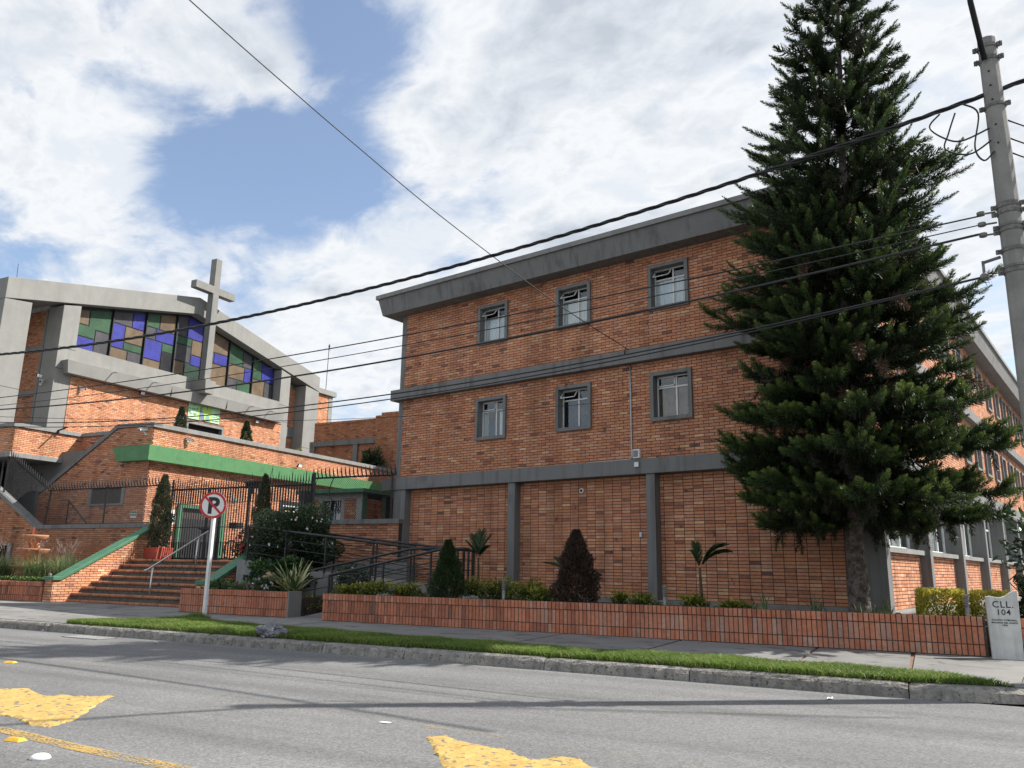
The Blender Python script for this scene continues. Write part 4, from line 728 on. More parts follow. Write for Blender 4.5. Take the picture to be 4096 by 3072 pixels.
for k in range(8):
    v = 15.28 if k == 0 else 15.41+.302*(k-1); z = .215 if k == 0 else .40+.163*(k-1); zb = .15 if k == 0 else z-.163
    b = MB(); b.box(S0, S1_, v+.06, 18.6 if k == 7 else v+.45, .14, z-.012); stp = st.part('step', b, 'step_shade')  # dark for the treads, with the riser shade put into the colour
    nb = MB(); x = S0; w_ = .0655
    while x < S1_-.05:
        tn = max(.05, min(.95, random.gauss(.4, .14))); pr = [(0, z-.075), (-.018, z-.055), (-.02, z-.03), (-.008, z-.006), (.02, z), (.14, z+.001), (.14, z-.075)]
        if k == 0: pr = [(0, .152), (-.01, .17), (-.006, z-.01), (.02, z), (.14, z), (.14, .152)]
        n = len(pr); nb.add([(x+.005, v+.03+p, q) for p, q in pr]+[(x+w_-.004, v+.03+p, q) for p, q in pr], [tuple(range(n)), tuple(range(2*n-1, n-1, -1))]+[(i, n+i, n+(i+1) % n, (i+1) % n) for i in range(n)], tn); x += w_
    st.part('nosing', nb, 'brick_dark', stp, kind='stuff')
def flank(name_u0, u1, path, label):
    """stair side wall between u0 and u1 with a brick face and a green coping following the slope"""
    u0 = name_u0; t = T('stair_wall', label, 'wall', (u0, path[0][0], .15), True); top = [(v, z-.10) for v, z in path]
    poly = [(path[0][0]+.03, .15)]+[(max(v, path[0][0]+.03), z) for v, z in top]+[(path[-1][0], .15)]
    fr = lambda s, z, d: (u1+d, s, z); brickwork(t, fr, poly[::-1], mat='brick2', z0=.15, single=150, ok=lambda s0, s1, z0, z1: s1 < 17.2)
    ff = lambda s, z, d: (s, path[0][0]+.03-d, z); brickwork(t, ff, [(u0, .15), (u1, .15), (u1, top[0][1]), (u0, top[0][1])], mat='brick2', z0=.15)
    b = MB(); b.prism(poly, lambda s, z, d: (d, s, z), u0+.0, u1-.02); t.part('inner_wall', b, 'mortar')
    cp_ = [(v, z) for v, z in path]+[(v, z-.10) for v, z in path[::-1]]; b = MB(); b.prism(cp_, lambda s, z, d: (d, s, z), u0-.05, u1+.07); t.part('coping', b, 'green_d', bevel=.012)
flank(-22.30, -21.98, [(14.80, .85), (15.06, .85), (17.9, 2.38), (18.38, 2.42)], 'brick stair side wall with sloping green coping left of the steps')
flank(-17.0, -16.68, [(15.40, .83), (15.66, .85), (17.75, 1.98), (18.38, 2.02)], 'brick stair side wall with sloping green coping right of the steps, part hidden by ivy')
hr = T('handrail', 'steel handrail on two posts in the middle of the steps', 'handrail', (-18.8, 15.5, .2), True)
b = MB(); b.tube([(-18.8, 15.25, 1.06), (-18.8, 15.35, 1.09), (-18.8, 17.3, 2.20)], .026, 10); hr.part('rail', b, 'steel', smooth=True)
for v, z0, z1 in ((15.5, .22, 1.15), (16.95, 1.05, 1.98)): b = MB(); b.tube([(-18.8, v, z0-.02), (-18.8, v, z1)], .024, 10); hr.part('post', b, 'steel', smooth=True)
# low planter walls of upright bricks
def planter(label, u0, u1, v, n_single, ends=(), org=None, curve=None):
    t = T('planter_wall', label, 'planter', ((u0+u1)/2, v, .15), True); f = lambda s, z, d: (s, v-d-(curve(s) if curve else 0), z)
    b = MB()
    ns = 1 if not curve else 12
    for i in range(ns):
        a, c_ = u0+(u1-u0)*i/ns, u0+(u1-u0)*(i+1)/ns; ca, cc = (curve(a), curve(c_)) if curve else (0, 0); b.hexa([(a, v+.02-ca, .12), (c_, v+.02-cc, .12), (c_, v+.13-cc, .12), (a, v+.13-ca, .12), (a, v+.02-ca, .688), (c_, v+.02-cc, .688), (c_, v+.13-cc, .688), (a, v+.13-ca, .688)])
    t.part('core', b, 'mortar')
    drift = lambda q: max(.02, min(.98, random.gauss(.42, .13)+.13*math.sin(q[0]*.42+2.6)*(1 if q[2] < .5 else .15)))
    for z0, z1, pr, bk in ((.152, .312, .008, .03), (.312, .566, .008, .03), (.566, .702, .024, .135)):
        brickwork(t, f, [(u0, z0), (u1, z0), (u1, z1), (u0, z1)], mat='brick_red', H=z1-z0, Ln=.0755, gap=.0135, proud=pr, bond='stack', single=n_single, z0=z0, s0=u0, back=bk, tones=drift, rows=[(z0, z1)], backing=not curve)
    for e in ends:
        b = MB(); x0, x1 = (u1+.002, u1+.05) if e > 0 else (u0-.05, u0-.002); b.box(x0, x1, v-.02, v+.40, .12, .705); t.part('end_panel', b, 'slab', bevel=.006)
    return t
planter('long low planter wall of upright bricks along the pavement before the block', -11.45, .66, 13.8, 100)
planter('short planter wall of upright bricks right of the street name stone', 1.09, 2.1, 13.8, 14)
planter('planter wall of upright bricks with concrete end beside the ramp entry', -15.92, -12.60, 14.0, 45, ends=(1,))
planter('curved low planter wall of upright bricks at the far left', -27.5, -22.32, 14.80, 70, curve=lambda s: .9*max(0, (-23.2-s)/3.6)**1.5)
# ------------------------------------------------------------------ fences
def hook_mesh(h=.30):
    b = MB(); b.tube([(0, 0, 0), (.02, -.05, .02), (.03, -.09, .09), (.02, -.10, .17), (0, -.085, .24), (-.01, -.075, h)], [.013, .019, .023, .021, .015, .002], 5); me = b.mesh('spike'); me.materials.append(M['black']); return me
HOOK = hook_mesh()
def chain(t, P0, P1, z0a, z1a, z0b, z1b, pitch=.075, r=.0035, mat='galv_d', name='mesh_panel'):
    """chain-link mesh between two posts: crossed diagonal wires"""
    P0, P1 = Vector(P0), Vector(P1); Ls = (P1-P0).length; mb = MB()
    def pt(s, h): k = s/Ls; lo = z0a+(z0b-z0a)*k; hi = z1a+(z1b-z1a)*k; p = P0+(P1-P0)*k; return Vector((p.x, p.y, lo+(hi-lo)*h)), (hi-lo)
    H_ = max(z1a-z0a, z1b-z0b); n = int((Ls+H_)/pitch)
    for sgn in (1, -1):
        for i in range(n):
            s0 = i*pitch-(H_ if sgn > 0 else 0); a, b_ = (s0, 0.0), (s0+sgn*H_, 1.0)
            if sgn < 0: a, b_ = (s0, 0.0), (s0-H_, 1.0)
            # clip to 0..Ls
            (xa, ha), (xb, hb) = a, b_
            if xa > xb: (xa, ha), (xb, hb) = (xb, hb), (xa, ha)
            if xb <= 0 or xa >= Ls: continue
            if xa < 0: ha += (hb-ha)*(-xa)/(xb-xa); xa = 0
            if xb > Ls: hb = ha+(hb-ha)*(Ls-xa)/(xb-xa); xb = Ls
            p, q = pt(xa, ha)[0], pt(xb, hb)[0]; off = Vector((0, -.004*sgn, 0)); mb.tube([p+off, q+off], r, 3, False)
    t.part(name, mb, mat, kind='stuff')
M['galv_d'] = noise_mat('dull_wire', (.045, .045, .048), (.08, .08, .082), 9, .6, metal=.3)
cf_ = T('chain_link_fence', 'chain-link fence with curved black spikes on the stepped boundary wall', 'fence', (-25, LV+.1, 2.53), True)
fy = LV+.10
b = MB(); b.bar((-28.35, fy, 3.78), (-22.05, fy, 3.78), .035); b.bar((-28.35, fy, 3.82), (-31.0, fy, 5.20), .035); b.bar((-28.2, fy, 2.56), (-22.1, fy, 2.56), .02); cf_.part('rail', b, 'black')
for u, z0, z1 in ((-28.2, 2.5, 3.85), (-25.15, 2.5, 3.85), (-22.1, 2.5, 3.85), (-31.05, 3.7, 5.25), (-31.35, 3.7, 5.0)): b = MB(); b.bar((u-(.12 if u > -28.5 and u < -28 else 0), fy, z0), (u, fy, z1), .05); cf_.part('post', b, 'black')
chain(cf_, (-28.2, fy, 0), (-22.1, fy, 0), 2.55, 3.78, 2.55, 3.78); chain(cf_, (-31.05, fy, 0), (-28.25, fy, 0), 3.82, 5.18, 2.56, 3.80)
for i in range(43): cf_.inst('spike', HOOK, (-28.3+i*.148, fy, 3.78), 0)
for i in range(17): k = i/17; cf_.inst('spike', HOOK, (-28.45-2.5*k, fy, 3.86+1.33*k), 0)
sh = MB(); sh.tube([(-28.35, 19.3, 3.5), (-26.95, 19.3, 2.50)], .025, 8); sh.tube([(-28.35, 19.3, 3.5), (-28.7, 19.3, 3.5)], .025, 8); sh.tube([(-28.3, 19.3, 3.5), (-28.3, 19.3, 1.05)], .02, 8); sh.tube([(-26.98, 19.3, 2.5), (-26.98, 19.3, 1.05)], .02, 8); solo('stair_rail', sh, 'black', 'sloping black stair rail behind the chain-link fence on the left', 'handrail', (-27.5, 19.3, 1.05))
# gate fence of vertical bars
gf = T('iron_fence', 'black iron bar fence with spear points and gate at the top of the steps', 'fence', (-19, LV+.2, 1.39), True)
gy = LV+.2; gu0, gu1 = -22.02, -16.05
bm_ = MB(); bm_.tube([(0, 0, 0), (0, 0, 2.36)], .0165, 5); bm_.tube([(0, 0, 2.34), (0, 0, 2.40), (0, 0, 2.56)], [.010, .022, .001], 4); BAR = bm_.mesh('bar'); BAR.materials.append(M['black'])
n = int((gu1-gu0)/.1085)
for i in range(1, n): gf.inst('bar', BAR, (gu0+(gu1-gu0)*i/n, gy, 1.40+(.12 if i % 5 == 2 else 0)), 0)
lp = MB()       # loops between the bars, low and high
for i in range(n):
    c_ = gu0+(gu1-gu0)*(i+.5)/n; w_ = .03
    lp.tube([(c_-w_, gy, 1.42), (c_-w_, gy, 1.88), (c_-w_*.6, gy, 1.925), (c_, gy, 1.94), (c_+w_*.6, gy, 1.925), (c_+w_, gy, 1.88), (c_+w_, gy, 1.42)], .009, 4, False)
    lp.tube([(c_-w_, gy, 3.60), (c_-w_, gy, 3.20), (c_-w_*.6, gy, 3.155), (c_, gy, 3.14), (c_+w_*.6, gy, 3.155), (c_+w_, gy, 3.20), (c_+w_, gy, 3.60)], .009, 4, False)
    lp.tube([(c_-.05, gy, 3.64), (c_-.02, gy-.02, 3.72), (c_+.02, gy-.06, 3.78)], .006, 4, False); lp.tube([(c_+.05, gy, 3.64), (c_+.02, gy-.02, 3.72), (c_-.02, gy-.06, 3.78)], .006, 4, False)
gf.part('loops', lp, 'black', kind='stuff')
b = MB(); b.bar((gu0, gy, 3.62), (gu1, gy, 3.62), .045); b.bar((gu0, gy, 1.42), (gu1, gy, 1.42), .04); b.bar((gu0, gy, 2.40), (gu1, gy, 2.40), .018); gf.part('rail', b, 'black')
for u, h in ((gu0, 3.95), (-20.35, 3.62), (-18.62, 3.64), (gu1, 3.96)): b = MB(); b.bar((u, gy, 1.3), (u, gy, h), .065); gf.part('post', b, 'black')
b = MB(); b.box(-18.85, -18.30, gy+.02, gy+.2, 3.58, 3.80); b.bar((-18.5, gy+.02, 3.4), (-18.5, gy+.02, 3.6), .05); fl_ = solo('fence_floodlight', b, 'black', 'black floodlight mounted on the top rail of the iron fence', 'floodlight', (-18.5, gy, 3.6), bevel=.01)
lk = MB(); lk.tube([(-20.6, gy-.05, 2.38), (-20.35, gy-.06, 2.30), (-20.15, gy-.05, 2.34)], .035, 6); lk.box(-20.42, -20.30, gy-.09, gy-.04, 2.20, 2.36); gf.part('lock', lk, 'charcoal'); lk = MB(); lk.box(-20.02, -19.90, gy-.08, gy-.03, 2.08, 2.20); gf.part('padlock', lk, 'steel')
# booth side: brick wall, coping, chain-link
bw = T('retaining_wall', 'brick retaining wall with grey coping below the guard booth', 'wall', (-15, 18.75, .15), True)
fw = lambda s, z, d: (s, 18.75-d, z)
brickwork(bw, fw, [(-16.6, .5), (-13.05, .5), (-13.05, 2.44), (-16.6, 2.44)], mat='brick', z0=.5, single=300)
b = MB(); b.box(-16.6, -13.05, 18.77, 18.98, .3, 2.44); bw.part('inner_wall', b, 'mortar'); b = MB(); b.box(-16.45, -13.02, 18.68, 19.02, 2.44, 2.575); bw.part('coping', b, 'grey', bevel=.008); b = MB(); b.box(-16.62, -16.46, 18.66, 19.0, 1.3, 3.45); bw.part('pier', b, 'grey')
cb = T('booth_fence', 'chain-link panel with curved black spikes in front of the guard booth', 'fence', (-15, 18.85, 2.575), True)
b = MB(); b.bar((-16.35, 18.85, 3.83), (-13.35, 18.85, 3.83), .04); cb.part('rail', b, 'black')
for u in (-16.34, -13.42): b = MB(); b.bar((u, 18.85, 2.5), (u, 18.85, 3.98 if u < -16 else 3.86), .05); cb.part('post', b, 'black')
chain(cb, (-16.32, 18.85, 0), (-13.42, 18.85, 0), 2.58, 3.82, 2.58, 3.82, r=.004)
for i in range(21): cb.inst('spike', HOOK, (-16.25+i*.148, 18.85, 3.83), 0)
b = MB(); b.tube([(-16.1, 18.8, 3.8), (-16.2, 18.78, 3.55), (-16.12, 18.78, 3.3)], .008, 5); b.tube([(-15.5, 18.8, 3.82), (-15.62, 18.78, 3.5), (-15.6, 18.78, 3.25), (-15.45, 18.78, 3.14)], .014, 6); solo('loose_cable', b, 'cable', 'loose black cable dangling from the spiked rail before the booth', 'cable', (-15.5, 18.8, 3.2))
# guard booth
bo = T('guard_booth', 'small guard booth with flat green roof behind the chain-link panel', 'booth', (-16.6, 20.5, 1.38), True)
BV = 20.5; fo = lambda s, z, d: (s, BV-d, z); fos = lambda s, z, d: (-15.68+d, s, z)
b = MB(); b.box(-17.75, -15.72, BV+.3, 22.2, 1.38, 3.5); bo.part('core', b, 'dark')
b = MB(); prect(b, fo, -17.85, -15.68, 3.36, 3.52, -.2, .02); prect(b, fo, -17.45, -17.30, 1.4, 3.36, -.2, .022); prect(b, fo, -16.52, -16.38, 1.4, 3.36, -.2, .022); prect(b, fo, -15.92, -15.70, 1.4, 3.36, -.2, .022); prect(b, fo, -17.30, -16.52, 3.30, 3.36, -.2, .02); bo.part('frame', b, 'conc')
for a, c_ in ((-17.85, -17.45), (-16.38, -15.92)): brickwork(bo, fo, [(a, 1.4), (c_, 1.4), (c_, 3.36), (a, 3.36)], mat='brick', z0=1.4, H=.09)
brickwork(bo, fos, [(20.7, 1.4), (21.5, 1.4), (21.5, 3.36), (20.7, 3.36)], mat='brick_dark', z0=1.4, H=.09)
b = MB(); b.box(-15.72, -15.66, BV-.01, 20.7, 1.4, 3.5); b.box(-15.72, -15.66, 21.5, 21.7, 1.4, 3.5); bo.part('green_post', b, 'green_d')
b = MB(); prect(b, fo, -17.30, -16.52, 2.3, 3.30, -.10, -.095); bo.part('window', b, 'glass')
b = MB(); b.box(-18.2, -15.45, 20.2, 22.4, 3.52, 3.64); bo.part('roof', b, 'green_d', bevel=.008)
inn = MB(); inn.box(-17.2, -16.9, BV+.2, BV+.28, 2.3, 2.85); bo.part('desk_items', inn, noise_mat('blue_plastic', (.04, .08, .2), (.06, .12, .3), 5, .5)); inn = MB(); inn.box(-16.85, -16.55, BV+.2, BV+.27, 2.3, 2.9); bo.part('paper', inn, 'white_p')
# ------------------------------------------------------------------ ramp with railings
rm = T('ramp', 'grey wheelchair ramp doubling back between planter and brick wall', 'ramp', (-11, 15, .15), True)
def rpoly(name, pts):       # slab with sloping top: pts (u,v,z)
    b = MB(); n = len(pts); b.add([(p[0], p[1], .05) for p in pts]+[p for p in pts], [tuple(range(n-1, -1, -1)), tuple(range(n, 2*n))]+[(i, (i+1) % n, n+(i+1) % n, n+i) for i in range(n)]); rm.part(name, b, 'grey_l')
rpoly('leg', [(-13.2, 14.1, .152), (-12.5, 14.1, .153), (-12.5, 15.6, .16), (-13.2, 15.6, .152)]); rpoly('leg', [(-12.5, 14.36, .16), (-9.4, 14.36, .76), (-9.4, 15.6, .76), (-12.5, 15.6, .16)]); rpoly('leg', [(-12.54, 13.84, .152), (-11.48, 13.84, .152), (-11.48, 14.36, .155), (-12.54, 14.36, .155)])
rpoly('landing', [(-9.4, 14.36, .76), (-8.36, 14.36, .76), (-9.6, 17.0, .76), (-10.2, 17.0, .76), (-10.2, 15.62, .76), (-9.4, 15.6, .76)]); rpoly('leg', [(-16.2, 15.98, 1.39), (-10.2, 15.98, .76), (-10.2, 17.3, .76), (-16.2, 17.3, 1.39)])
rpoly('leg', [(-16.6, 17.3, 1.39), (-14.5, 17.3, 1.39), (-14.5, 18.7, 1.39), (-16.6, 18.7, 1.39)])
def railing(label, pts, base, loop_at=None):
    """handrail along pts with thinner rails below and posts; base(i) gives the floor height under each point"""
    t = T('ramp_railing', label, 'railing', (pts[0][0], pts[0][1], base[0]), True); P = [Vector(p) for p in pts]
    b = MB(); b.tube(P, .030, 8); t.part('handrail', b, 'black', smooth=True)
    for k in (.25, .5, .75):
        b = MB(); b.tube([Vector((p.x, p.y, z+(p.z-z)*k)) for p, z in zip(P, base)], .011, 6); t.part('rail', b, 'black')
    for i in range(len(P)-1):
        L_ = (P[i+1]-P[i]).length; n_ = max(1, round(L_/1.35))
        for j in range(n_+(1 if i == len(P)-2 else 0)):
            q = P[i]+(P[i+1]-P[i])*j/n_; zb = base[i]+(base[i+1]-base[i])*j/n_; b = MB(); b.tube([(q.x, q.y, zb-.1), (q.x, q.y, q.z)], .026, 8); t.part('post', b, 'black')
    if loop_at is not None:
        p = P[loop_at]; z = base[loop_at]; b = MB()
        for w0, w1, h0, h1 in ((.10, .62, .10, .82),): b.tube([(p.x+w0, p.y, z+h0), (p.x+w1, p.y, z+h0+.06), (p.x+w1, p.y, z+h1+.0), (p.x+w0, p.y, z+h1), (p.x+w0, p.y, z+h0)], .016, 6); b.tube([(p.x+w0, p.y, z+h1), (p.x+w1+.22, p.y, z+h1+.005)], .016, 6); b.tube([(p.x+w0, p.y, z+.55), (p.x+w1, p.y, z+.57)], .013, 6); b.tube([(p.x+w0, p.y, z+.3), (p.x+w1, p.y, z+.34)], .011, 6)
        t.part('end_frame', b, 'black')
railing('black pipe railing along the far side of the first ramp leg, with end frame', [(-13.75, 15.5, 1.06), (-10.43, 15.5, 1.67), (-9.45, 15.5, 1.70)], [.15, .72, .78], 0)
railing('black pipe railing along the planter side of the first ramp leg, with end frame', [(-11.85, 14.44, 1.06), (-8.96, 14.44, 1.64), (-8.42, 14.44, 1.65)], [.28, .76, .76], 0)
railing('black pipe railing across the ramp landing end', [(-8.42, 14.44, 1.652), (-9.62, 16.9, 1.67)], [.76, .76])
railing('black pipe railing on the near side of the upper ramp leg', [(-10.2, 16.0, 1.66), (-13.3, 16.0, 1.98), (-15.9, 16.0, 2.24)], [.80, 1.10, 1.36])
railing('black pipe railing on the wall side of the upper ramp leg', [(-9.75, 17.2, 1.67), (-10.2, 17.2, 1.70), (-14.0, 17.2, 2.07), (-15.8, 17.2, 2.25)], [.76, .77, 1.18, 1.36])
# ================================================================== street furniture
ns = T('no_parking_sign', 'round red and white no-parking sign on a white post in the verge', 'sign', (-13.25, 12.28, .15), True)
sx, sy = -13.25, 12.28; b = MB(); b.box(sx-.033, sx+.033, sy-.012, sy+.055, .10, 2.30); b.box(sx-.036, sx-.024, sy+.02, sy+.06, .1, 2.3); ns.part('post', b, 'white_p', bevel=.006)
SR = .278; cz_ = 2.465; ax = Vector((math.cos(R(31)), math.sin(R(31)), 0)); nx = Vector((ax.y, -ax.x, 0))
def sp(x, z, d): p = Vector((sx, sy-.03, cz_))+ax*x+Vector((0, 0, z))+nx*d; return (p.x, p.y, p.z)
def ann(r0, r1, d0, d1, n=48):
    b = MB()
    for i in range(n):
        a0, a1 = 2*math.pi*i/n, 2*math.pi*(i+1)/n; b.prism([(r0*math.cos(a0), r0*math.sin(a0)), (r1*math.cos(a0), r1*math.sin(a0)), (r1*math.cos(a1), r1*math.sin(a1)), (r0*math.cos(a1), r0*math.sin(a1))], sp, d0, d1)
    return b
M['sign_red'] = noise_mat('sign_red', (.52, .022, .025), (.60, .035, .035), 7, .4); M['sign_white'] = noise_mat('sign_white', (.74, .75, .73), (.80, .80, .79), 6, .4); M['sign_black'] = mat_base('sign_black', (.012, .012, .012), .45)
b = MB(); b.prism([(SR*math.cos(i*math.pi/24), SR*math.sin(i*math.pi/24)) for i in range(48)], sp, -.008, 0); ns.part('plate', b, 'sign_white'); ns.part('ring', ann(SR*.815, SR*.995, .0005, .003), 'sign_red')
b = MB(); b.prism([(SR*.83*math.cos(a), SR*.83*math.sin(a)) for a in (R(135-5.5), R(135+5.5), R(-45-5.5), R(-45+5.5))], sp, .0035, .006); ns.part('slash', b, 'sign_red')
P = sp(.005, -.162, .0015); lettering(ns, 'P', .46, P, (ax.x, ax.y, 0), (0, 0, 1), 'sign_black', name='letter', ext=.0008, offset=.017)
for a in (90, 180, 270, 0): b = MB(); q0 = sp(SR*.91*math.cos(R(a)), SR*.91*math.sin(R(a)), .003); q1 = sp(SR*.91*math.cos(R(a)), SR*.91*math.sin(R(a)), .009); b.tube([q0, q1], .009, 8); ns.part('bolt', b, 'galv')
# street-name stone
mk = T('street_name_stone', 'white concrete street name stone reading CLL. 104 at the corner', 'sign', (.88, 13.6, .15), True)
top = [(.68, .985), (.74, 1.0), (.80, .985), (.86, .978), (.92, 1.0), (.98, 1.045), (1.03, 1.075), (1.08, 1.085)]; poly = [(.69, .14), (1.07, .14)]+top[::-1]
M['stone'] = noise_mat('white_washed_stone', (.50, .50, .48), (.62, .62, .60), 4, .85, bump=.3, bscale=40, spots=(16, .70, (.16, .15, .14)), streak=(14, (.26, .25, .24), .55))
b = MB(); b.prism(poly, lambda s, z, d: (s, 13.62+d, z), -.06, .08); mk.part('slab', b, 'stone', bevel=.008)
for tx, s_, zz, sz in (('CLL.', .885, .845, .125), ('104', .885, .745, .110), ('ACCION COMUNAL', .885, .665, .031), ('MOLINOS DEL NORTE', .885, .629, .029), ('1970', .885, .594, .031)):
    lettering(mk, tx, sz, (s_, 13.5585, zz), (1, 0, 0), (0, 0, 1), 'charcoal', ext=.001, space=1.12, offset=.001)
# bollard lamps
M['galv3'] = noise_mat('weathered_aluminium', (.20, .19, .175), (.29, .28, .26), 14, .55, metal=.3); M['galv2'] = noise_mat('rusty_galvanised', (.10, .095, .09), (.20, .195, .19), 14, .6, metal=.2)
def bollard(u, v, z0, h, label):
    t = T('bollard_light', label, 'bollard', (u, v, z0), True, group='bollard lights along the planters'); b = MB(); b.tube([(u, v, z0-.1), (u, v, z0+h*.62)], .034, 12); t.part('post', b, 'galv3', smooth=True)
    b = MB(); b.tube([(u, v, z0+h*.62), (u, v, z0+h*.98)], .026, 12); t.part('lamp', b, 'galv2')
    for i in range(4): b = MB(); z = z0+h*(.66+.085*i); b.lathe([(.026, 0), (.044, -.004), (.045, .012), (.027, .02)], 14, (u, v, z)); t.part('louvre', b, 'galv3')
    b = MB(); b.lathe([(.045, 0), (.045, .018), (.03, .03), (.005, .032)], 14, (u, v, z0+h*.97)); t.part('cap', b, 'galv3')
bollard(-7.55, 14.55, .56, .48, 'metal bollard light among yellow shrubs right of the second pillar'); bollard(-4.28, 14.55, .56, .44, 'metal bollard light at the foot of the third pillar')
bollard(.47, 14.42, .56, .42, 'metal bollard light against the yellow hedge near the corner'); bollard(-22.6, 15.15, .60, .30, 'short bollard light by the fountain at the far left'); bollard(-9.25, 14.2, .56, .12, 'sunken bollard light among red flowers below the green conifer')
b = MB(); b.tube([(-4.55, 14.9, .5), (-4.56, 14.85, .66), (-4.48, 14.8, .72), (-4.35, 14.8, .735)], .02, 8); b.tube([(-4.62, 14.95, .5), (-4.63, 14.9, .60), (-4.55, 14.85, .67), (-4.38, 14.8, .69)], .02, 8); solo('cable_conduit', b, 'grey_l', 'pair of bent grey conduits rising beside the third pillar', 'pipe', (-4.5, 14.9, .55), smooth=True)
# fountain
ft = T('terracotta_fountain', 'three-tier terracotta fountain with figures among grasses at the far left', 'fountain', (-24.86, 16, .6), True)
fx = (-24.86, 16.0, 0); scal = lambda a, z: .03*math.cos(a*14)
b = MB(); b.lathe([(.30, .6), (.26, .7), (.22, .85), (.34, 1.0), (.50, 1.08), (.58, 1.13), (.54, 1.12), (.3, 1.04)], 28, fx, wob=scal); ft.part('lower_bowl', b, 'terra', smooth=True)
b = MB(); b.lathe([(.16, 1.04), (.11, 1.15), (.12, 1.30), (.20, 1.36), (.36, 1.47), (.46, 1.60), (.47, 1.64), (.42, 1.63), (.2, 1.52)], 24, fx, wob=scal); ft.part('middle_bowl', b, 'terra', smooth=True)
b = MB(); b.lathe([(.13, 1.5), (.08, 1.62), (.09, 1.76), (.16, 1.82), (.30, 1.91), (.38, 2.02), (.38, 2.06), (.33, 2.04), (.1, 1.96)], 24, fx, wob=scal); ft.part('upper_bowl', b, 'terra', smooth=True)
for k in range(3):
    for zc, rr_ in ((1.22, .2), (1.74, .17)):
        a = k*2.1+.4+zc; c_ = Vector((fx[0]+rr_*math.cos(a), fx[1]+rr_*math.sin(a), zc)); b = MB(); b.tube([c_+Vector((0, 0, -.13)), c_+Vector((.02, 0, -.05)), c_, c_+Vector((0, 0, .07)), c_+Vector((0, 0, .12)), c_+Vector((0, 0, .17))], [.05, .055, .06, .035, .055, .02], 8); b.tube([c_, c_+Vector((math.cos(a)*.12, math.sin(a)*.12, .05))], [.025, .015], 6); ft.part('figure', b, 'terra', smooth=True)
b = MB(); b.tube([(fx[0]-.16, fx[1], 2.05), (fx[0]-.13, fx[1], 2.3)], .012, 5); b.tube([(fx[0]-.12, fx[1], 2.05), (fx[0]-.08, fx[1], 2.29)], .012, 5); ft.part('spout', b, 'redpot')
# ================================================================== utility pole and wires
pu_, pv_ = 1.26, 10.8
pl = T('utility_pole', 'tall grey concrete utility pole at the right edge with metal bands', 'pole', (pu_, pv_, .15), True)
b = MB(); b.tube([(pu_, pv_, 0), (pu_, pv_, 3), (pu_, pv_, 8.0)], [.172, .148, .104], 12); pl.part('shaft', b, 'polec')
rad = lambda z: .172-(.172-.104)*z/8.0
for z, h in ((7.86, .05), (7.68, .05), (7.02, .04), (5.66, .06), (5.58, .04), (5.41, .03), (5.35, .03), (5.09, .05), (4.88, .03), (4.82, .05)):
    b = MB(); r_ = rad(z)+.012; b.lathe([(r_-.014, 0), (r_, 0), (r_, h), (r_-.014, h)], 16, (pu_, pv_, z)); bd_ = pl.part('band', b, 'galv2')
    for a in (R(180), R(-20)): c_ = Vector((pu_+math.cos(a)*(r_+.02), pv_+math.sin(a)*(r_+.02), z+h/2)); b = MB(); b.box(c_.x-.03, c_.x+.03, c_.y-.02, c_.y+.02, c_.z-.025, c_.z+.025); b.tube([c_+Vector((0, -.06, 0)), c_+Vector((0, .06, 0))], .009, 6); pl.part('bolt', b, 'galv2', bd_)
for z in (7.5, 7.3, 7.1, 6.75, 6.5): b = MB(); r_ = rad(z); b.tube([(pu_-.03, pv_-r_*.90, z), (pu_-.03, pv_-r_-.0015, z)], .012, 8); pl.part('hole', b, 'dark')
b = MB(); b.tube([(pu_-.06, pv_-.13, 7.66), (1.08, 10.2, 8.2), (.98, 9.4, 8.95), (.9, 8.6, 9.55), (.85, 8.0, 9.8)], .034, 10); pl.part('lamp_arm', b, 'charcoal', smooth=True); b = MB(); b.box(.72, .98, 7.3, 8.02, 9.74, 9.86); pl.part('lamp_head', b, 'galv', bevel=.03)
for z, y in ((5.64, .0), (5.5, 0), (5.36, 0)): b = MB(); b.tube([(pu_-.14, pv_, z), (pu_-.24, pv_-.01, z-.005), (pu_-.30, pv_-.01, z)], .012, 6); b.lathe([(.02, -.03), (.045, -.02), (.045, .02), (.02, .03)], 10, (pu_-.30, pv_-.01, z)); pl.part('insulator', b, 'galv2')
b = MB(); b.tube([(pu_-.15, pv_, 5.05), (pu_-.34, pv_-.02, 5.0)], .02, 6); b.tube([(pu_-.34, pv_-.02, 5.02), (pu_-.34, pv_-.02, 4.85)], .018, 6); b.lathe([(.02, 0), (.05, .02), (.05, .06), (.02, .09)], 10, (pu_-.34, pv_-.02, 4.78)); pl.part('insulator', b, 'galv2')
for q in ([(-.62, 7.05), (-.75, 6.9), (-.62, 6.72), (-.42, 6.62), (-.1, 6.72)], [(-.45, 7.02), (-.55, 6.75), (-.6, 6.55), (-.35, 6.42), (-.1, 6.55)], [(-.35, 7.12), (-.2, 6.95), (-.28, 6.5), (-.2, 6.3), (-.08, 6.4)]):
    b = MB(); 
    pts = [Vector((pu_+a, pv_-.1, z)) for a, z in q]; sm = []
    for i in range(len(pts)-1):
        p0, p1, p2, p3 = pts[max(i-1, 0)], pts[i], pts[i+1], pts[min(i+2, len(pts)-1)]
        for k in range(6): t_ = k/6; sm.append(.5*((2*p1)+(p2-p0)*t_+(2*p0-5*p1+4*p2-p3)*t_*t_+(3*p1-p0-3*p2+p3)*t_**3))
    sm.append(pts[-1]); b.tube(sm, .011, 6); pl.part('jumper_wire', b, M['cable'], smooth=True)
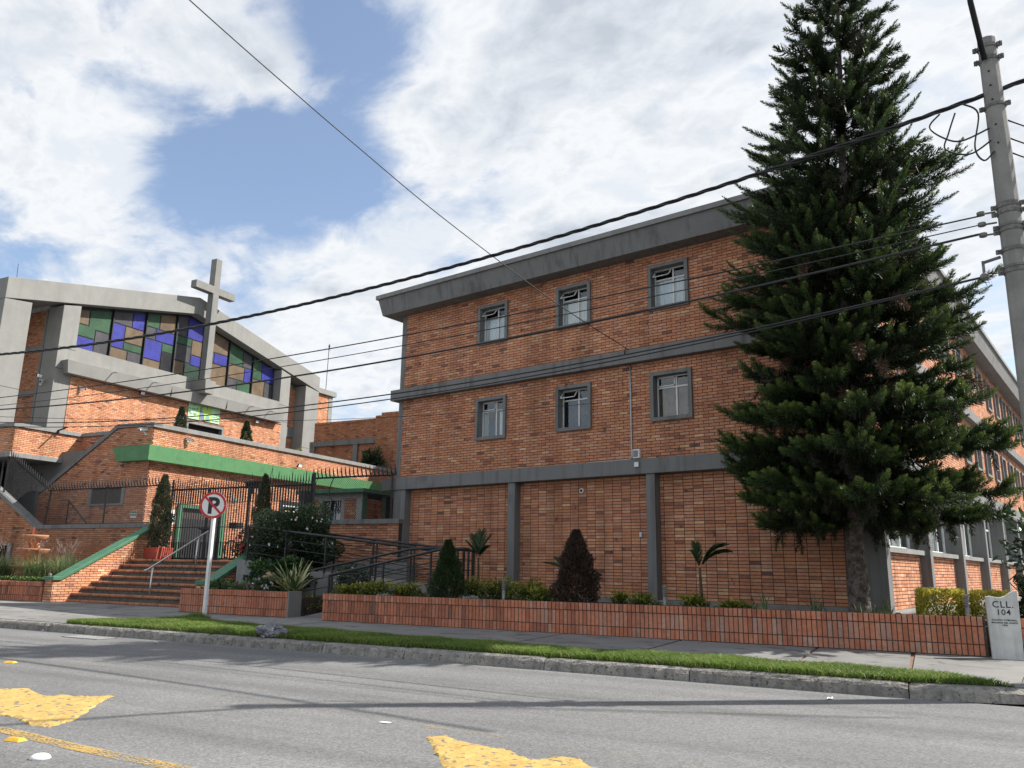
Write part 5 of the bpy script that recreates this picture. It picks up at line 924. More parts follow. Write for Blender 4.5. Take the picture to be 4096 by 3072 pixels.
def wire(label, pts, r, twist=0):
    """cable through points in the street frame, smoothed"""
    P = [Vector(p) for p in pts]; sm = []
    for i in range(len(P)-1):
        p0, p1, p2, p3 = P[max(i-1, 0)], P[i], P[i+1], P[min(i+2, len(P)-1)]
        for k in range(10): t_ = k/10; sm.append(.5*((2*p1)+(p2-p0)*t_+(2*p0-5*p1+4*p2-p3)*t_*t_+(3*p1-p0-3*p2+p3)*t_**3))
    sm.append(P[-1]); b = MB()
    if twist:
        for ph in (0, 2.1, 4.2):
            d = []; acc = 0
            for i, p in enumerate(sm):
                n_ = 6 if i < len(sm)-1 else 1
                for j in range(n_):
                    q = p+(sm[min(i+1, len(sm)-1)]-p)*j/n_; acc = q.x*7; d.append(q+Vector((0, math.cos(acc+ph), math.sin(acc+ph)))*r*.75)
            b.tube(d, r*.62, 5)
    else: b.tube(sm, r, 6)
    solo('overhead_cable', b, 'cable', label, 'cable', tuple(P[0]), smooth=True)
def sagline(u0, z0, u1, z1, sag, n=8, v=10.8): return [(u0+(u1-u0)*k/n, v, z0+(z1-z0)*k/n-sag*4*(k/n)*(1-k/n)) for k in range(n+1)]
def fitq(pts, u0, u1, v=10.8, n=9):
    a = np.polyfit([p[0] for p in pts], [p[1] for p in pts], 2); return [(u, v, float(np.polyval(a, u))) for u in np.linspace(u0, u1, n)]
wire('thick twisted overhead cable, highest of those crossing the picture', fitq([(1.15, 7.19), (.06, 7.1), (-2.2, 6.72), (-3.72, 6.47), (-5.78, 6.25), (-8.37, 6.05), (-11.2, 5.91), (-14.74, 5.91), (-19.11, 5.99)], 3.5, -26), .024, 1)
wire('overhead cable second from the top, just under the twisted one', fitq([(1.14, 5.63), (-.25, 5.5), (-3.74, 5.34), (-5.4, 5.2), (-8.31, 5.09), (-11.08, 4.96), (-14.56, 4.91), (-18.84, 4.96)], 1.0, -26), .010)
wire('thin overhead cable third from the top', fitq([(1.13, 5.5), (-1.58, 5.3), (-3.36, 5.17), (-5.4, 5.05), (-8.3, 4.92), (-11.06, 4.76), (-14.52, 4.72), (-18.79, 4.77)], 1.0, -26), .0075)
wire('thick smooth overhead cable crossing the middle of the brick front', fitq([(1.14, 5.37), (-.27, 5.28), (-1.59, 5.14), (-3.75, 4.95), (-5.4, 4.8), (-8.28, 4.68), (-11.68, 4.58), (-14.49, 4.53), (-18.77, 4.67)], 1.0, -26), .0155)
wire('overhead cable fifth from the top, ending at the lowest pole band', fitq([(1.14, 4.85), (.26, 4.72), (-1.62, 4.57), (-3.76, 4.34), (-5.83, 4.17), (-8.24, 4.09), (-10.97, 4.01), (-14.41, 4.11), (-18.68, 4.35)], 1.0, -26), .011)
wire('lowest overhead cable, almost touching the cable above it', fitq([(1.14, 4.80), (-1.62, 4.5), (-3.75, 4.36), (-5.39, 4.2), (-6.65, 4.08), (-8.23, 3.93), (-10.95, 3.85), (-14.4, 4.03), (-18.66, 4.27)], 1.0, -26), .0095)
wire('faint thin cable low across the church front', [(-6.0, 17.6, 5.15), (-10, 15.6, 4.75), (-14, 13.4, 4.5), (-20, 10.8, 4.6), (-26, 9, 5.0)], .006)
# service drop: from the band of the block up over the viewer's left shoulder
wire('black service cable descending from the top of the picture to the band', [(-5.85, 17.46, 6.34), (-6.34, 15.33, 6.62), (-6.73, 13.65, 6.92), (-7.31, 11.12, 7.47), (-7.7, 9.43, 7.93), (-8.01, 8.08, 8.32), (-8.38, 6.46, 8.82), (-9.2, 2.9, 10.0)], .009)
b = MB(); b.tube([(-5.95, 17.5, 6.42), (-5.99, 17.55, 6.30), (-6.0, 17.6, 6.2), (-5.99, 17.62, 6.02)], .012, 6); solo('service_cable_tail', b, 'cable', 'short black cable tail crossing the upper grey band into the conduit', 'cable', (-6, 17.6, 6.0), smooth=True)
for i, (dz, dv) in enumerate(((0, 0), (-.25, .0), (-.45, 0))): wire(['upper', 'middle', 'lower'][i]+' of three blue-black wires leaving the pole to the right', [(pu_+.1, pv_+.02, 6.85+dz), (pu_+1.2, pv_+.4, 6.3+dz), (pu_+3, pv_+1, 5.6+dz)], .010)
# ================================================================== small things on the street
from mathutils import noise as mno
bg = bmesh.new(); bmesh.ops.create_icosphere(bg, subdivisions=5, radius=1)
for v in bg.verts:
    p = v.co.copy(); rid = 1-abs(mno.noise(p*2.6+Vector((5, 2, 1)))*2); n1 = mno.noise(p*1.5+Vector((3, 1, 2)))*.40+rid*.16+(1-abs(mno.noise(p*5)*2))*.10; v.co = Vector((p.x*.225, p.y*.16, max(-.6, p.z)*.135))*(.80+n1)
    if p.z > .78: k = (p.z-.78)/.22; v.co = Vector((v.co.x*(1-.75*k)+.02, v.co.y*(1-.75*k), v.co.z+k*.11))
bme = bpy.data.meshes.new('bag'); bg.to_mesh(bme); bg.free(); bme.polygons.foreach_set('use_smooth', [True]*len(bme.polygons))
M['bag'] = noise_mat('grey_plastic_bag', (.09, .09, .10), (.22, .22, .235), 7, .22, bump=.5, bscale=30, bdist=.02, spec=.6, spots=(9, .64, (.45, .45, .46))); bme.materials.append(M['bag'])
bo_ = link('plastic_bag', bme, None, W(-9.42, 10.16, .225), ROT+.3); tag(bo_, 'knotted grey plastic rubbish bag lying on the grass by the kerb', 'bag')
def blob(label, poly, h):
    """thick lumpy patch of yellow road paint with a broken outline"""
    P = [Vector((p[0], p[1], 0)) for p in poly]; c_ = sum(P, Vector())/len(P); out = []
    for i in range(len(P)):
        a, b_ = P[i], P[(i+1) % len(P)]
        for k in range(8): q = a+(b_-a)*k/8; q += (q-c_).normalized()*.035*mno.noise(q*5)+(q-c_).normalized()*random.uniform(-.02, .02); out.append(q)
    bm = bmesh.new(); f = bm.faces.new([bm.verts.new((p.x, p.y, .002)) for p in out]); r = bmesh.ops.inset_region(bm, faces=[f], thickness=.035, depth=0)
    bmesh.ops.triangulate(bm, faces=bm.faces[:]); bmesh.ops.subdivide_edges(bm, edges=[e for e in bm.edges if e.calc_length() > .12], cuts=3, use_grid_fill=True); bmesh.ops.triangulate(bm, faces=bm.faces[:]); bmesh.ops.subdivide_edges(bm, edges=[e for e in bm.edges if e.calc_length() > .09], cuts=2); bmesh.ops.triangulate(bm, faces=bm.faces[:])
    edge = {v for e in bm.edges if len(e.link_faces) == 1 for v in e.verts}
    for v in bm.verts:
        if v in edge: v.co.z = .001
        else: v.co.z = h+.006*mno.noise(v.co*9)+.006*mno.noise(v.co*Vector((14, 30, 1)))
    me = bpy.data.meshes.new('paint_patch'); bm.to_mesh(me); bm.free(); me.materials.append(M['yellow']); me.transform(Matrix.Translation(-c_)); o = link('paint_patch', me, None, c_, 0); return tag(o, label, 'road marking')
blob('lumpy yellow paint patch on the asphalt at the left edge', [(-9.5, 3.45), (-9.12, 3.80), (-8.6, 3.72), (-8.21, 4.00), (-8.12, 4.16), (-7.80, 3.88), (-7.1, 3.32), (-6.97, 3.09), (-7.12, 3.02), (-7.6, 3.09), (-8.0, 3.0)], .013)
blob('lumpy yellow paint patch at the bottom middle of the road', [(-4.56, 4.83), (-4.49, 4.96), (-4.29, 4.88), (-3.99, 4.87), (-3.73, 4.86), (-3.5, 4.72), (-3.42, 4.93), (-3.28, 4.99), (-3.1, 4.89), (-2.6, 4.55), (-2.6, 3.9), (-3.4, 3.85), (-3.68, 4.12), (-4.09, 4.44)], .013)
def paint_line(label, pts, w_, dens):
    m = bpy.data.materials.new('worn_yellow_line'); m.use_nodes = True; N, L = nodes(m); bb_ = N['Principled BSDF']; bb_.inputs['Base Color'].default_value = (.46, .30, .085, 1); bb_.inputs['Roughness'].default_value = .85
    geo = N.new('ShaderNodeNewGeometry'); n = N.new('ShaderNodeTexNoise'); n.inputs['Scale'].default_value = 55; n.inputs['Detail'].default_value = 5; L.new(geo.outputs['Position'], n.inputs['Vector']); n2 = N.new('ShaderNodeTexNoise'); n2.inputs['Scale'].default_value = 2.2; L.new(geo.outputs['Position'], n2.inputs['Vector'])
    a = N.new('ShaderNodeMath'); a.operation = 'MULTIPLY_ADD'; L.new(n2.outputs['Fac'], a.inputs[0]); a.inputs[1].default_value = .5; L.new(n.outputs['Fac'], a.inputs[2]); mr = N.new('ShaderNodeMapRange'); mr.inputs['From Min'].default_value = dens; mr.inputs['From Max'].default_value = dens+.12; mr.inputs['To Max'].default_value = .85; L.new(a.outputs[0], mr.inputs['Value'])
    tr_ = N.new('ShaderNodeBsdfTransparent'); mx = N.new('ShaderNodeMixShader'); L.new(mr.outputs[0], mx.inputs[0]); L.new(tr_.outputs[0], mx.inputs[1]); L.new(bb_.outputs[0], mx.inputs[2]); L.new(mx.outputs[0], N['Material Output'].inputs[0])
    b = MB()
    for (x0, y0), (x1, y1) in zip(pts[:-1], pts[1:]):
        d = Vector((x1-x0, y1-y0, 0)).normalized(); nn = Vector((-d.y, d.x, 0))*w_/2; b.add([(x0-nn.x, y0-nn.y, .004), (x1-nn.x, y1-nn.y, .004), (x1+nn.x, y1+nn.y, .004), (x0+nn.x, y0+nn.y, .004)], [(0, 1, 2, 3)])
    me = b.mesh('painted_line', (0, 0, 0)); me.materials.append(m); link('painted_line', me, road, (0, 0, 0), -ROT)
paint_line('', [(-8.2, 2.68), (-7.15, 2.81), (-6.11, 2.90), (-5.07, 3.05), (-4.0, 3.2)], .13, .70); paint_line('', [(-7.4, 4.88), (-6.99, 4.92), (-4.86, 5.12), (-3.27, 5.27), (-1.6, 5.42)], .11, .86)
def stud(label, x, y, rz):
    b = MB(); b.hexa([(-.075, -.045, 0), (.075, -.045, 0), (.075, .045, 0), (-.075, .045, 0), (-.055, -.02, .022), (.055, -.02, .022), (.055, .02, .022), (-.055, .02, .022)]); me = b.mesh('road_stud', (0, 0, 0), False, .005); me.materials.append(noise_mat('stud_yellow', (.62, .33, .02), (.7, .42, .05), 20, .45)); o = link('road_stud', me, None, (x, y, .001), rz); tag(o, label, 'road stud')
stud('yellow plastic road stud near the bottom left corner', -6.64, 2.72, .3); stud('yellow plastic road stud farther out at the left edge of the road', -11.61, 4.56, .5)
for x, y, l in ((-5.94, 2.60, 'scalloped white round road stud at the bottom left'), (-5.05, 2.78, 'white round road stud cut by the bottom edge of the picture')):
    b = MB(); b.lathe([(.062, 0), (.056, .016), (.035, .028), (.004, .032)], 24, (0, 0, 0), wob=lambda a, z: .10*abs(math.cos(a*6))); me = b.mesh('road_stud', (0, 0, 0), True); me.materials.append(M['white_p']); o = link('road_stud', me, None, (x, y, .001)); tag(o, l, 'road stud')
for i, (x, y, rz, l, s) in enumerate(((-16.36, 6.95, .4, 'white scrap of litter in the gutter at the left', .09), (-5.2, 5.0, .2, 'thin white paper strip on the asphalt above the middle paint patch', .07), (-2.8, 9.02, 1.2, 'crumpled pale litter at the kerb on the right', .06), (-12.9, 7.2, .8, 'small white litter at the kerb below the sign', .05))):
    b = MB(); n = 5; vs = [(s*(k % n-2)*.35, s*(k//n-2)*.2, .004+.02*random.random()*(0 if i == 1 else 1)) for k in range(n*n)]; b.add(vs, [(r*n+c_, r*n+c_+1, (r+1)*n+c_+1, (r+1)*n+c_) for r in range(n-1) for c_ in range(n-1)]); me = b.mesh('litter', (0, 0, 0)); me.materials.append(M['white_p']); o = link('litter', me, None, (x, y, .002), rz); tag(o, l, 'litter')
dg = T('drain_grate', 'dark slotted drain grate in the road by the kerb at left', 'drain', (-13.0, 9.55, 0), True)
b = MB(); b.box(-13.45, -12.5, 9.35, 9.75, -.02, .004); dg.part('frame', b, 'charcoal')
for i in range(11): b = MB(); b.box(-13.40+i*.083, -13.355+i*.083, 9.38, 9.72, .004, .012); dg.part('slat', b, 'galv')
# bicycle behind the fence
bk_ = T('bicycle', 'bicycle with yellow rims leaning behind the iron fence', 'bicycle', (-20.6, 20.0, 1.39), True); bx, by = -20.62, 20.0; M['yrim'] = mat_base('yellow_rim', (.6, .45, .04), .5)
for cx_ in (0, 1.0):
    b = MB(); n = 28; b.tube([(bx+cx_+.31*math.cos(a), by, 1.72+.31*math.sin(a)) for a in [2*math.pi*i/n for i in range(n+1)]], .019, 6, False); wh = bk_.part('wheel', b, 'black'); b = MB(); b.tube([(bx+cx_+.285*math.cos(a), by, 1.72+.285*math.sin(a)) for a in [2*math.pi*i/n for i in range(n+1)]], .011, 5, False); bk_.part('rim', b, 'yrim', wh)
    b = MB()
    for i in range(12): a = 2*math.pi*i/12; b.tube([(bx+cx_, by, 1.72), (bx+cx_+.28*math.cos(a), by, 1.72+.28*math.sin(a))], .002, 3, False)
    bk_.part('spokes', b, 'steel', wh)
b = MB()
for p, q in (((0, 1.72), (.22, 2.22)), ((.22, 2.22), (.72, 2.16)), ((.72, 2.16), (.46, 1.68)), ((.46, 1.68), (.25, 2.10)), ((.46, 1.68), (1.0, 1.72)), ((1.0, 1.72), (.70, 2.14)), ((.22, 2.22), (.20, 2.36)), ((.72, 2.16), (.75, 2.28))): b.tube([(bx+p[0], by, p[1]), (bx+q[0], by, q[1])], .017, 6)
bk_.part('frame', b, 'sign_red'); b = MB(); b.tube([(bx+.20, by-.26, 2.34), (bx+.17, by-.1, 2.37), (bx+.17, by+.1, 2.37), (bx+.20, by+.26, 2.34)], .014, 6); bk_.part('handlebar', b, 'steel'); b = MB(); b.hexa([(bx+.60, by-.07, 2.27), (bx+.90, by-.10, 2.27), (bx+.90, by+.10, 2.27), (bx+.60, by+.07, 2.27), (bx+.60, by-.04, 2.32), (bx+.90, by-.09, 2.33), (bx+.90, by+.09, 2.33), (bx+.60, by+.04, 2.32)]); bk_.part('saddle', b, 'black', bevel=.02)
b = MB(); b.box(bx-.05, bx+.30, by-.14, by+.14, 2.42, 2.62); bk_.part('basket', b, 'black')
# ================================================================== plants
UP = np.array([0, 0, 1.0])
def nrmz(a): return a/np.maximum(np.linalg.norm(a, axis=-1, keepdims=True), 1e-9)
def leaves(P, D, ln, wd, fold=.25, rng=RNG):
    """one diamond leaf per point: P (n,3) base, D (n,3) direction, ln, wd arrays; returns verts, faces"""
    n = len(P); D = nrmz(D); S = nrmz(np.cross(D, nrmz(rng.normal(size=(n, 3))))); Nn = np.cross(S, D)
    ln = np.broadcast_to(ln, n)[:, None]; wd = np.broadcast_to(wd, n)[:, None]
    v = np.stack([P, P+D*ln*.5+S*wd*.5+Nn*wd*fold, P+D*ln, P+D*ln*.5-S*wd*.5+Nn*wd*fold], 1).reshape(-1, 3)
    return v, np.arange(4*n).reshape(n, 4)
def strands(P, D, D2, ln, w0, rng=RNG, w1=.35):
    """two-segment curved ribbons"""
    n = len(P); D = nrmz(D); D2 = nrmz(D2); S = nrmz(np.cross(D, rng.normal(size=(n, 3)))); ln = np.broadcast_to(ln, n)[:, None]; w0 = np.broadcast_to(w0, n)[:, None]
    m = P+D*ln*.5; e = m+D2*ln*.5
    v = np.stack([P-S*w0*.5, P+S*w0*.5, m+S*w0*.5, m-S*w0*.5, e+S*w0*w1*.5, e-S*w0*w1*.5], 1).reshape(-1, 3)
    b = (np.arange(n)*6)[:, None]; f = np.concatenate([b+np.array([0, 1, 2, 3]), b+np.array([3, 2, 4, 5])], 1).reshape(-1, 4); return v, f
def cat(parts):
    vs, fs, ts, o = [], [], [], 0
    for v, f, t in parts: vs.append(v); fs.append(f+o); ts.append(t); o += len(v)
    return np.concatenate(vs), np.concatenate(fs), np.concatenate(ts)
def leafpart(t, name, parts, mat, parent=None, kind=None, smooth=False):
    v, f, tn = cat(parts); me = npmesh(name, v-np.array(t.org), f, tn, smooth); return t.part(name, me, mat, parent, kind=kind)
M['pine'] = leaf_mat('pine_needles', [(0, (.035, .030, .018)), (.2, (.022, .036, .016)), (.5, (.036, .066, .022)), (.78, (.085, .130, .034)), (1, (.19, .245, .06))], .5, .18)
M['deadpine'] = leaf_mat('dry_needles', [(0, (.045, .026, .018)), (1, (.125, .075, .045))], .8, .1)
M['cypress'] = leaf_mat('cypress_leaf', [(0, (.035, .04, .022)), (.5, (.065, .075, .04)), (1, (.12, .13, .075))], .7, .12)
M['conifer'] = leaf_mat('conifer_leaf', [(0, (.012, .022, .012)), (.5, (.025, .045, .018)), (1, (.06, .095, .03))], .65, .12)
M['brownleaf'] = leaf_mat('dry_conifer_leaf', [(0, (.022, .015, .012)), (.5, (.048, .032, .025)), (1, (.095, .062, .042))], .8, .08)
M['bush'] = leaf_mat('dark_bush_leaf', [(0, (.014, .028, .014)), (.5, (.035, .062, .028)), (1, (.09, .14, .055))], .45, .12)
M['ivy'] = leaf_mat('ivy_leaf', [(0, (.012, .03, .015)), (.6, (.03, .07, .025)), (.9, (.09, .15, .04)), (1, (.2, .27, .07))], .4, .15)
M['gold_l'] = leaf_mat('golden_leaf', [(0, (.10, .13, .02)), (.5, (.34, .33, .045)), (1, (.58, .50, .09))], .5, .45)
M['yg'] = leaf_mat('yellow_green_leaf', [(0, (.045, .075, .014)), (.5, (.15, .18, .028)), (1, (.42, .37, .05))], .5, .3)
M['grass'] = leaf_mat('lawn_grass', [(0, (.05, .09, .018)), (.5, (.14, .225, .038)), (.9, (.25, .34, .075)), (1, (.36, .31, .15))], .55, .4)
M['reed'] = leaf_mat('reed_leaf', [(0, (.05, .085, .025)), (.6, (.12, .17, .06)), (1, (.30, .32, .18))], .55, .3)
M['plume'] = leaf_mat('grass_plume', [(0, (.22, .15, .13)), (1, (.42, .33, .28))], .8, .3)
M['palm'] = leaf_mat('palm_leaf', [(0, (.015, .035, .012)), (.6, (.035, .075, .025)), (1, (.07, .12, .04))], .4, .15)
M['stripe'] = leaf_mat('striped_leaf', [(0, (.05, .10, .04)), (.5, (.10, .15, .06)), (.75, (.38, .38, .17)), (1, (.52, .50, .26))], .45, .15)
M['petal_w'] = mat_base('white_petal', (.78, .78, .76), .6); M['petal_r'] = mat_base('red_petal', (.5, .02, .04), .5); M['petal_p'] = mat_base('pink_petal', (.45, .16, .34), .6); M['silver'] = leaf_mat('silver_leaf', [(0, (.22, .24, .22)), (1, (.46, .48, .45))], .7, .15)
M['stem'] = noise_mat('stem_brown', (.06, .045, .03), (.12, .09, .06), 12, .9)
# ------------------------------------------------------------------ the tall araucaria
def plume(rng, p0, d0, L, sl, n, up, droop, tone0, tone1, ring=4, w=.017):
    """a branch axis with cord-like shoots all round, swept forward, shorter towards the tip"""
    s = np.repeat(np.linspace(.10, 1.0, n), ring)+rng.normal(0, .004, n*ring); s = np.clip(s, .02, 1.0)
    d0 = nrmz(np.array(d0, float)); 
    ax = lambda q: np.array(p0)+d0*(q*L)[:, None]+UP*((-droop*q**2+up*q**3)*L)[:, None]
    A = ax(s); T_ = nrmz(ax(np.clip(s+.02, 0, 1.1))-ax(s-.02)); S = nrmz(np.cross(T_, UP)); V = np.cross(S, T_)
    ph = rng.uniform(0, 2*math.pi, len(s)); rd = S*np.cos(ph)[:, None]*1.05+V*(np.sin(ph)*.85+.12)[:, None]; rd = nrmz(rd)
    be = np.radians(60-18*s+rng.normal(0, 8, len(s)))[:, None]; D = T_*np.cos(be)+rd*np.sin(be); D2 = T_*.75+rd*.45+UP*rng.normal(.18, .25, len(s))[:, None]
    ln = sl*(1.0-.80*s**5)*rng.uniform(.8, 1.12, len(s)); hang = rng.random(len(s)) < .16*(1-s); D2[hang] = D2[hang]*.3-UP*1.0; ln[hang] *= 1.25
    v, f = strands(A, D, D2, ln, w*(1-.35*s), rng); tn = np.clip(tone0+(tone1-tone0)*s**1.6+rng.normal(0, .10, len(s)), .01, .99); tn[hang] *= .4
    return v, f, np.repeat(tn, 2)
def axis_tube(p0, d0, L, up, droop, r):
    b = MB(); d0 = nrmz(np.array(d0, float)); b.tube([Vector(np.array(p0)+d0*q*L+UP*(-droop*q**2+up*q**3)*L) for q in (0, .2, .4, .6, .8, .97)], [r, r*.85, r*.7, r*.5, r*.3, r*.12], 5); return np.array(b.v), b.f
def branch_mesh(seed, L, kind):
    rng = np.random.default_rng(seed); parts = []
    up, droop, sl = {'up': (.22, .05, .155), 'mid': (.30, .16, .165), 'low': (.36, .32, .18)}[kind]
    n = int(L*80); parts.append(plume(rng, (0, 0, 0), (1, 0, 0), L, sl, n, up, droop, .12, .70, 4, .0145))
    ax = lambda q: np.array([q*L, 0, (-droop*q**2+up*q**3)*L])
    for k in range({'up': 4, 'mid': 7, 'low': 9}[kind]):
        q = rng.uniform(.22, .80); sg = 1 if k % 2 else -1; a = rng.uniform(.35, .8)*sg; l2 = L*rng.uniform(.26, .42)*(1.25-q*.6)
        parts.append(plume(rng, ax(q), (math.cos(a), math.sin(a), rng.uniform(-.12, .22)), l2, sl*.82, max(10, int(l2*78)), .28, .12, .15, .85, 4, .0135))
    if kind != 'up':        # bright, upturned shoots towards the end
        for k in range(2 if kind == 'mid' else 5):
            q = rng.uniform(.5, .9); parts.append(plume(rng, ax(q), (1, rng.uniform(-.8, .8), .4+rng.uniform(0, .5)), rng.uniform(.28, .46), .13, 34, .2, .0, .4, 1.05, 5, .0135))
    if kind == 'low':       # old shoots hanging below
        for k in range(4):
            q = rng.uniform(.25, .85); parts.append(plume(rng, ax(q), (.3, rng.uniform(-.5, .5), -1), rng.uniform(.25, .45), .10, 22, 0, 0, .0, .2, 4, .012))
    v, f, tn = cat(parts); tv, tf = axis_tube((0, 0, 0), (1, 0, 0), L, up, droop, .022)
    tq = np.array([q for q in tf if len(q) == 4]); o = len(v); v = np.concatenate([v, tv]); f = np.concatenate([f, tq+o]); tn = np.concatenate([tn, np.full(len(tq), .02)])
    me = npmesh('branch', v, f, tn); me.materials.append(M['pine']); return me
BM = {}
for kind, Ls in (('up', (.8, 1.4, 1.9, 2.4)), ('mid', (1.5, 2.0, 2.6)), ('low', (1.6, 2.2, 2.6))):
    for L_ in Ls:
        for sd in range(3): BM.setdefault(kind, []).append((L_, branch_mesh(hash((kind, L_)) % 1000+sd if False else int(L_*100)+sd*7+len(kind), L_, kind)))
tb = (-1.18, 15.55, .55)
tree = T('araucaria_tree', 'tall dark araucaria tree rising in front of the block corner', 'tree', tb, True)
taxis = lambda z: Vector((tb[0]+.06+.045*max(0, z-2), tb[1], z))
b = MB(); rr_ = random.Random(3); zs = [.45, .62, .8, 1.1, 1.5, 1.9, 2.4, 3, 4, 5, 6, 7, 8, 9, 10, 11, 12, 13.3]
nseg = 20; vs = []; 
for z in np.linspace(.45, 13.6, 90):
    c_ = taxis(z); r_ = .165*(1-(z-.45)/13.6)+.012+(.05*math.exp(-(z-.45)*4))
    for k in range(nseg):
        a = 2*math.pi*k/nseg; q = Vector((math.cos(a)*2.2, math.sin(a)*2.2, z*5)); r2 = r_*(1+.13*mno.noise(q*1.6)+.09*mno.noise(q*4)) if z < 3.2 else r_; vs.append((c_.x+r2*math.cos(a), c_.y+r2*math.sin(a), z))
b.add(vs, [(i*nseg+k, i*nseg+(k+1) % nseg, (i+1)*nseg+(k+1) % nseg, (i+1)*nseg+k) for i in range(89) for k in range(nseg)]); tree.part('trunk', b, 'bark', smooth=True)
prof = [(1.95, 1.5), (2.4, 2.1), (3.0, 2.35), (4.5, 2.42), (6.0, 2.35), (7.5, 2.2), (9.0, 1.95), (10.5, 1.60), (12, 1.15), (13.2, .5), (13.7, .12)]
def crown_r(z): return float(np.interp(z, [p[0] for p in prof], [p[1] for p in prof]))
zz = 2.25; count = 0; rnd = random.Random(11); a0 = 0.0
while zz < 13.5 and count < 299:
    nb_ = 8 if zz < 8.6 else 6 if zz < 12 else 5; a0 += 1.3
    for k in range(nb_):
        if count >= 299: break
        a = a0+2*math.pi*k/nb_+rnd.uniform(-.3, .3); z = zz+rnd.uniform(-.18, .18); 
        # wider on the street-corner side, as the tree grows away from the wall
        wdt = crown_r(z)*(.95+(.07 if z < 5 else -.03)*math.cos(a)-.05*math.sin(a))*rnd.uniform(.72, 1.16); kind = 'low' if z < 4.6 else 'mid' if z < 6.6 else 'up'
        c_ = [x for x in BM[kind]]; c_.sort(key=lambda x: abs(x[0]-wdt)+rnd.random()*.25); L_, me = c_[0]; s = wdt/L_
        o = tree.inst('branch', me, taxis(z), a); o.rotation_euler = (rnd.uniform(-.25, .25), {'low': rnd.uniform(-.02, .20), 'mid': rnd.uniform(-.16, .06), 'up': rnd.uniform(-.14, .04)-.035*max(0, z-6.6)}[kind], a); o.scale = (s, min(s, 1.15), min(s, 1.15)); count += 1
    zz += .27 if zz < 8.6 else .36
# dry shoots and inner foliage with the crown's shade put into darker tones
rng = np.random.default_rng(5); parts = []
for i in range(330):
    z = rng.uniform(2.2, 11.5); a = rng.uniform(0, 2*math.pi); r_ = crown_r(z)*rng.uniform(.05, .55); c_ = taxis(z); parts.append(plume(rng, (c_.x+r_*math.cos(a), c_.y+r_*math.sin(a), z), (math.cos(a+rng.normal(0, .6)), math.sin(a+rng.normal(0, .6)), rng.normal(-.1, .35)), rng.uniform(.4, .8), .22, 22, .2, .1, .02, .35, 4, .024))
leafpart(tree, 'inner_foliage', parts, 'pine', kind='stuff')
for i in range(12):
    z = rng.uniform(2.2, 7); a = rng.uniform(math.pi*1.05, 1.95*math.pi); r_ = crown_r(z)*rng.uniform(.45, .8); c_ = taxis(z); leafpart(tree, 'dry_branch', [plume(rng, (c_.x+r_*math.cos(a), c_.y+r_*math.sin(a), z), (math.cos(a), math.sin(a), -.3), .55, .17, 30, 0, .4, .3, .9, 4)], 'deadpine')
# ------------------------------------------------------------------ cypresses and conifers
def cypress(name, label, u, v, z0, z1, r, mat, n, shape='col', cat_='tree', group=None, seed=1, sz=.07, parent_stem=True):
    rng = np.random.default_rng(seed); t = T(name, label, cat_, (u, v, z0), True, group); h = z1-z0
    k = rng.random(n)**(.85 if shape == 'col' else .75); 
    if shape == 'col': R_ = r*np.minimum(1, .75+k*1.2)*(1-k**2.2)**.8+.012
    else: R_ = r*(1-k)**.8*np.minimum(1, .7+2.2*k)+.012
    a = rng.uniform(0, 2*math.pi, n); lump = 1+.16*np.sin(a*3+k*9+seed)+.12*np.sin(a*5-k*17+seed*2)+.10*np.sin(k*31+a*2)+(.16*np.sin(a*7+k*40+seed)*np.sin(k*55+a*3) if shape == 'cone' else 0)
    spr = (rng.random(n) < .10); rho = R_*lump*(1-.42*rng.random(n)**2.2)*np.where(spr, 1+.22*rng.random(n), 1); P = np.stack([u+rho*np.cos(a), v+rho*np.sin(a), z0+.04+k*h*.97], 1)
    out = np.stack([np.cos(a), np.sin(a), np.zeros(n)], 1); D = out*(.55 if shape == 'col' else .8)+UP*rng.uniform(.5, 1.4, n)[:, None]+rng.normal(0, .28, (n, 3))
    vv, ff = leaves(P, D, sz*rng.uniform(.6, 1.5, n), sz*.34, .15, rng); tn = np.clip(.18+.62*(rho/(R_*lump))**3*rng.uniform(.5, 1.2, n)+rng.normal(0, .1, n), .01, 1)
    leafpart(t, 'foliage', [(vv, ff, tn)], mat); b = MB(); b.tube([(u, v, z0-.05), (u, v, z0+h*.7)], [.035, .008], 7); t.part('trunk', b, 'stem')
    b = MB(); rr = random.Random(seed)
    for i in range(26):
        q = rr.uniform(.08, .85); a_ = rr.uniform(0, 6.28); rad_ = (r*(1-q**2)**.8 if shape == 'col' else r*(1-q)**.8)*.7; b.tube([(u, v, z0+h*q*.9), (u+rad_*math.cos(a_), v+rad_*math.sin(a_), z0+h*q*.9+.15)], [.008, .003], 4, False)
    t.part('twigs', b, 'stem'); return t
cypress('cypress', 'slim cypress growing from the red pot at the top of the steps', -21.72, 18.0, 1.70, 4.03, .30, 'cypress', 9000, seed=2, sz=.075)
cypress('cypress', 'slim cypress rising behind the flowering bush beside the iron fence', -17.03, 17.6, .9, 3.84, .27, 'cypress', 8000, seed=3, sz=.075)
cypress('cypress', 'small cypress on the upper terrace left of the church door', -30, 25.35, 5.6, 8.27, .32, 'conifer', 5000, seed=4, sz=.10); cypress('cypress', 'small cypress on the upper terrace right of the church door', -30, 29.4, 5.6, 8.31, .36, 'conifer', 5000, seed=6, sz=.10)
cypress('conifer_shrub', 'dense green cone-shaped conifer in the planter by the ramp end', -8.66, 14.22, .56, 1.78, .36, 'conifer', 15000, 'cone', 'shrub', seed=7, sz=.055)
cypress('conifer_shrub', 'dry brown cone-shaped conifer in the planter between the pillars', -6.08, 14.75, .56, 1.98, .46, 'brownleaf', 13000, 'cone', 'shrub', seed=9, sz=.068)
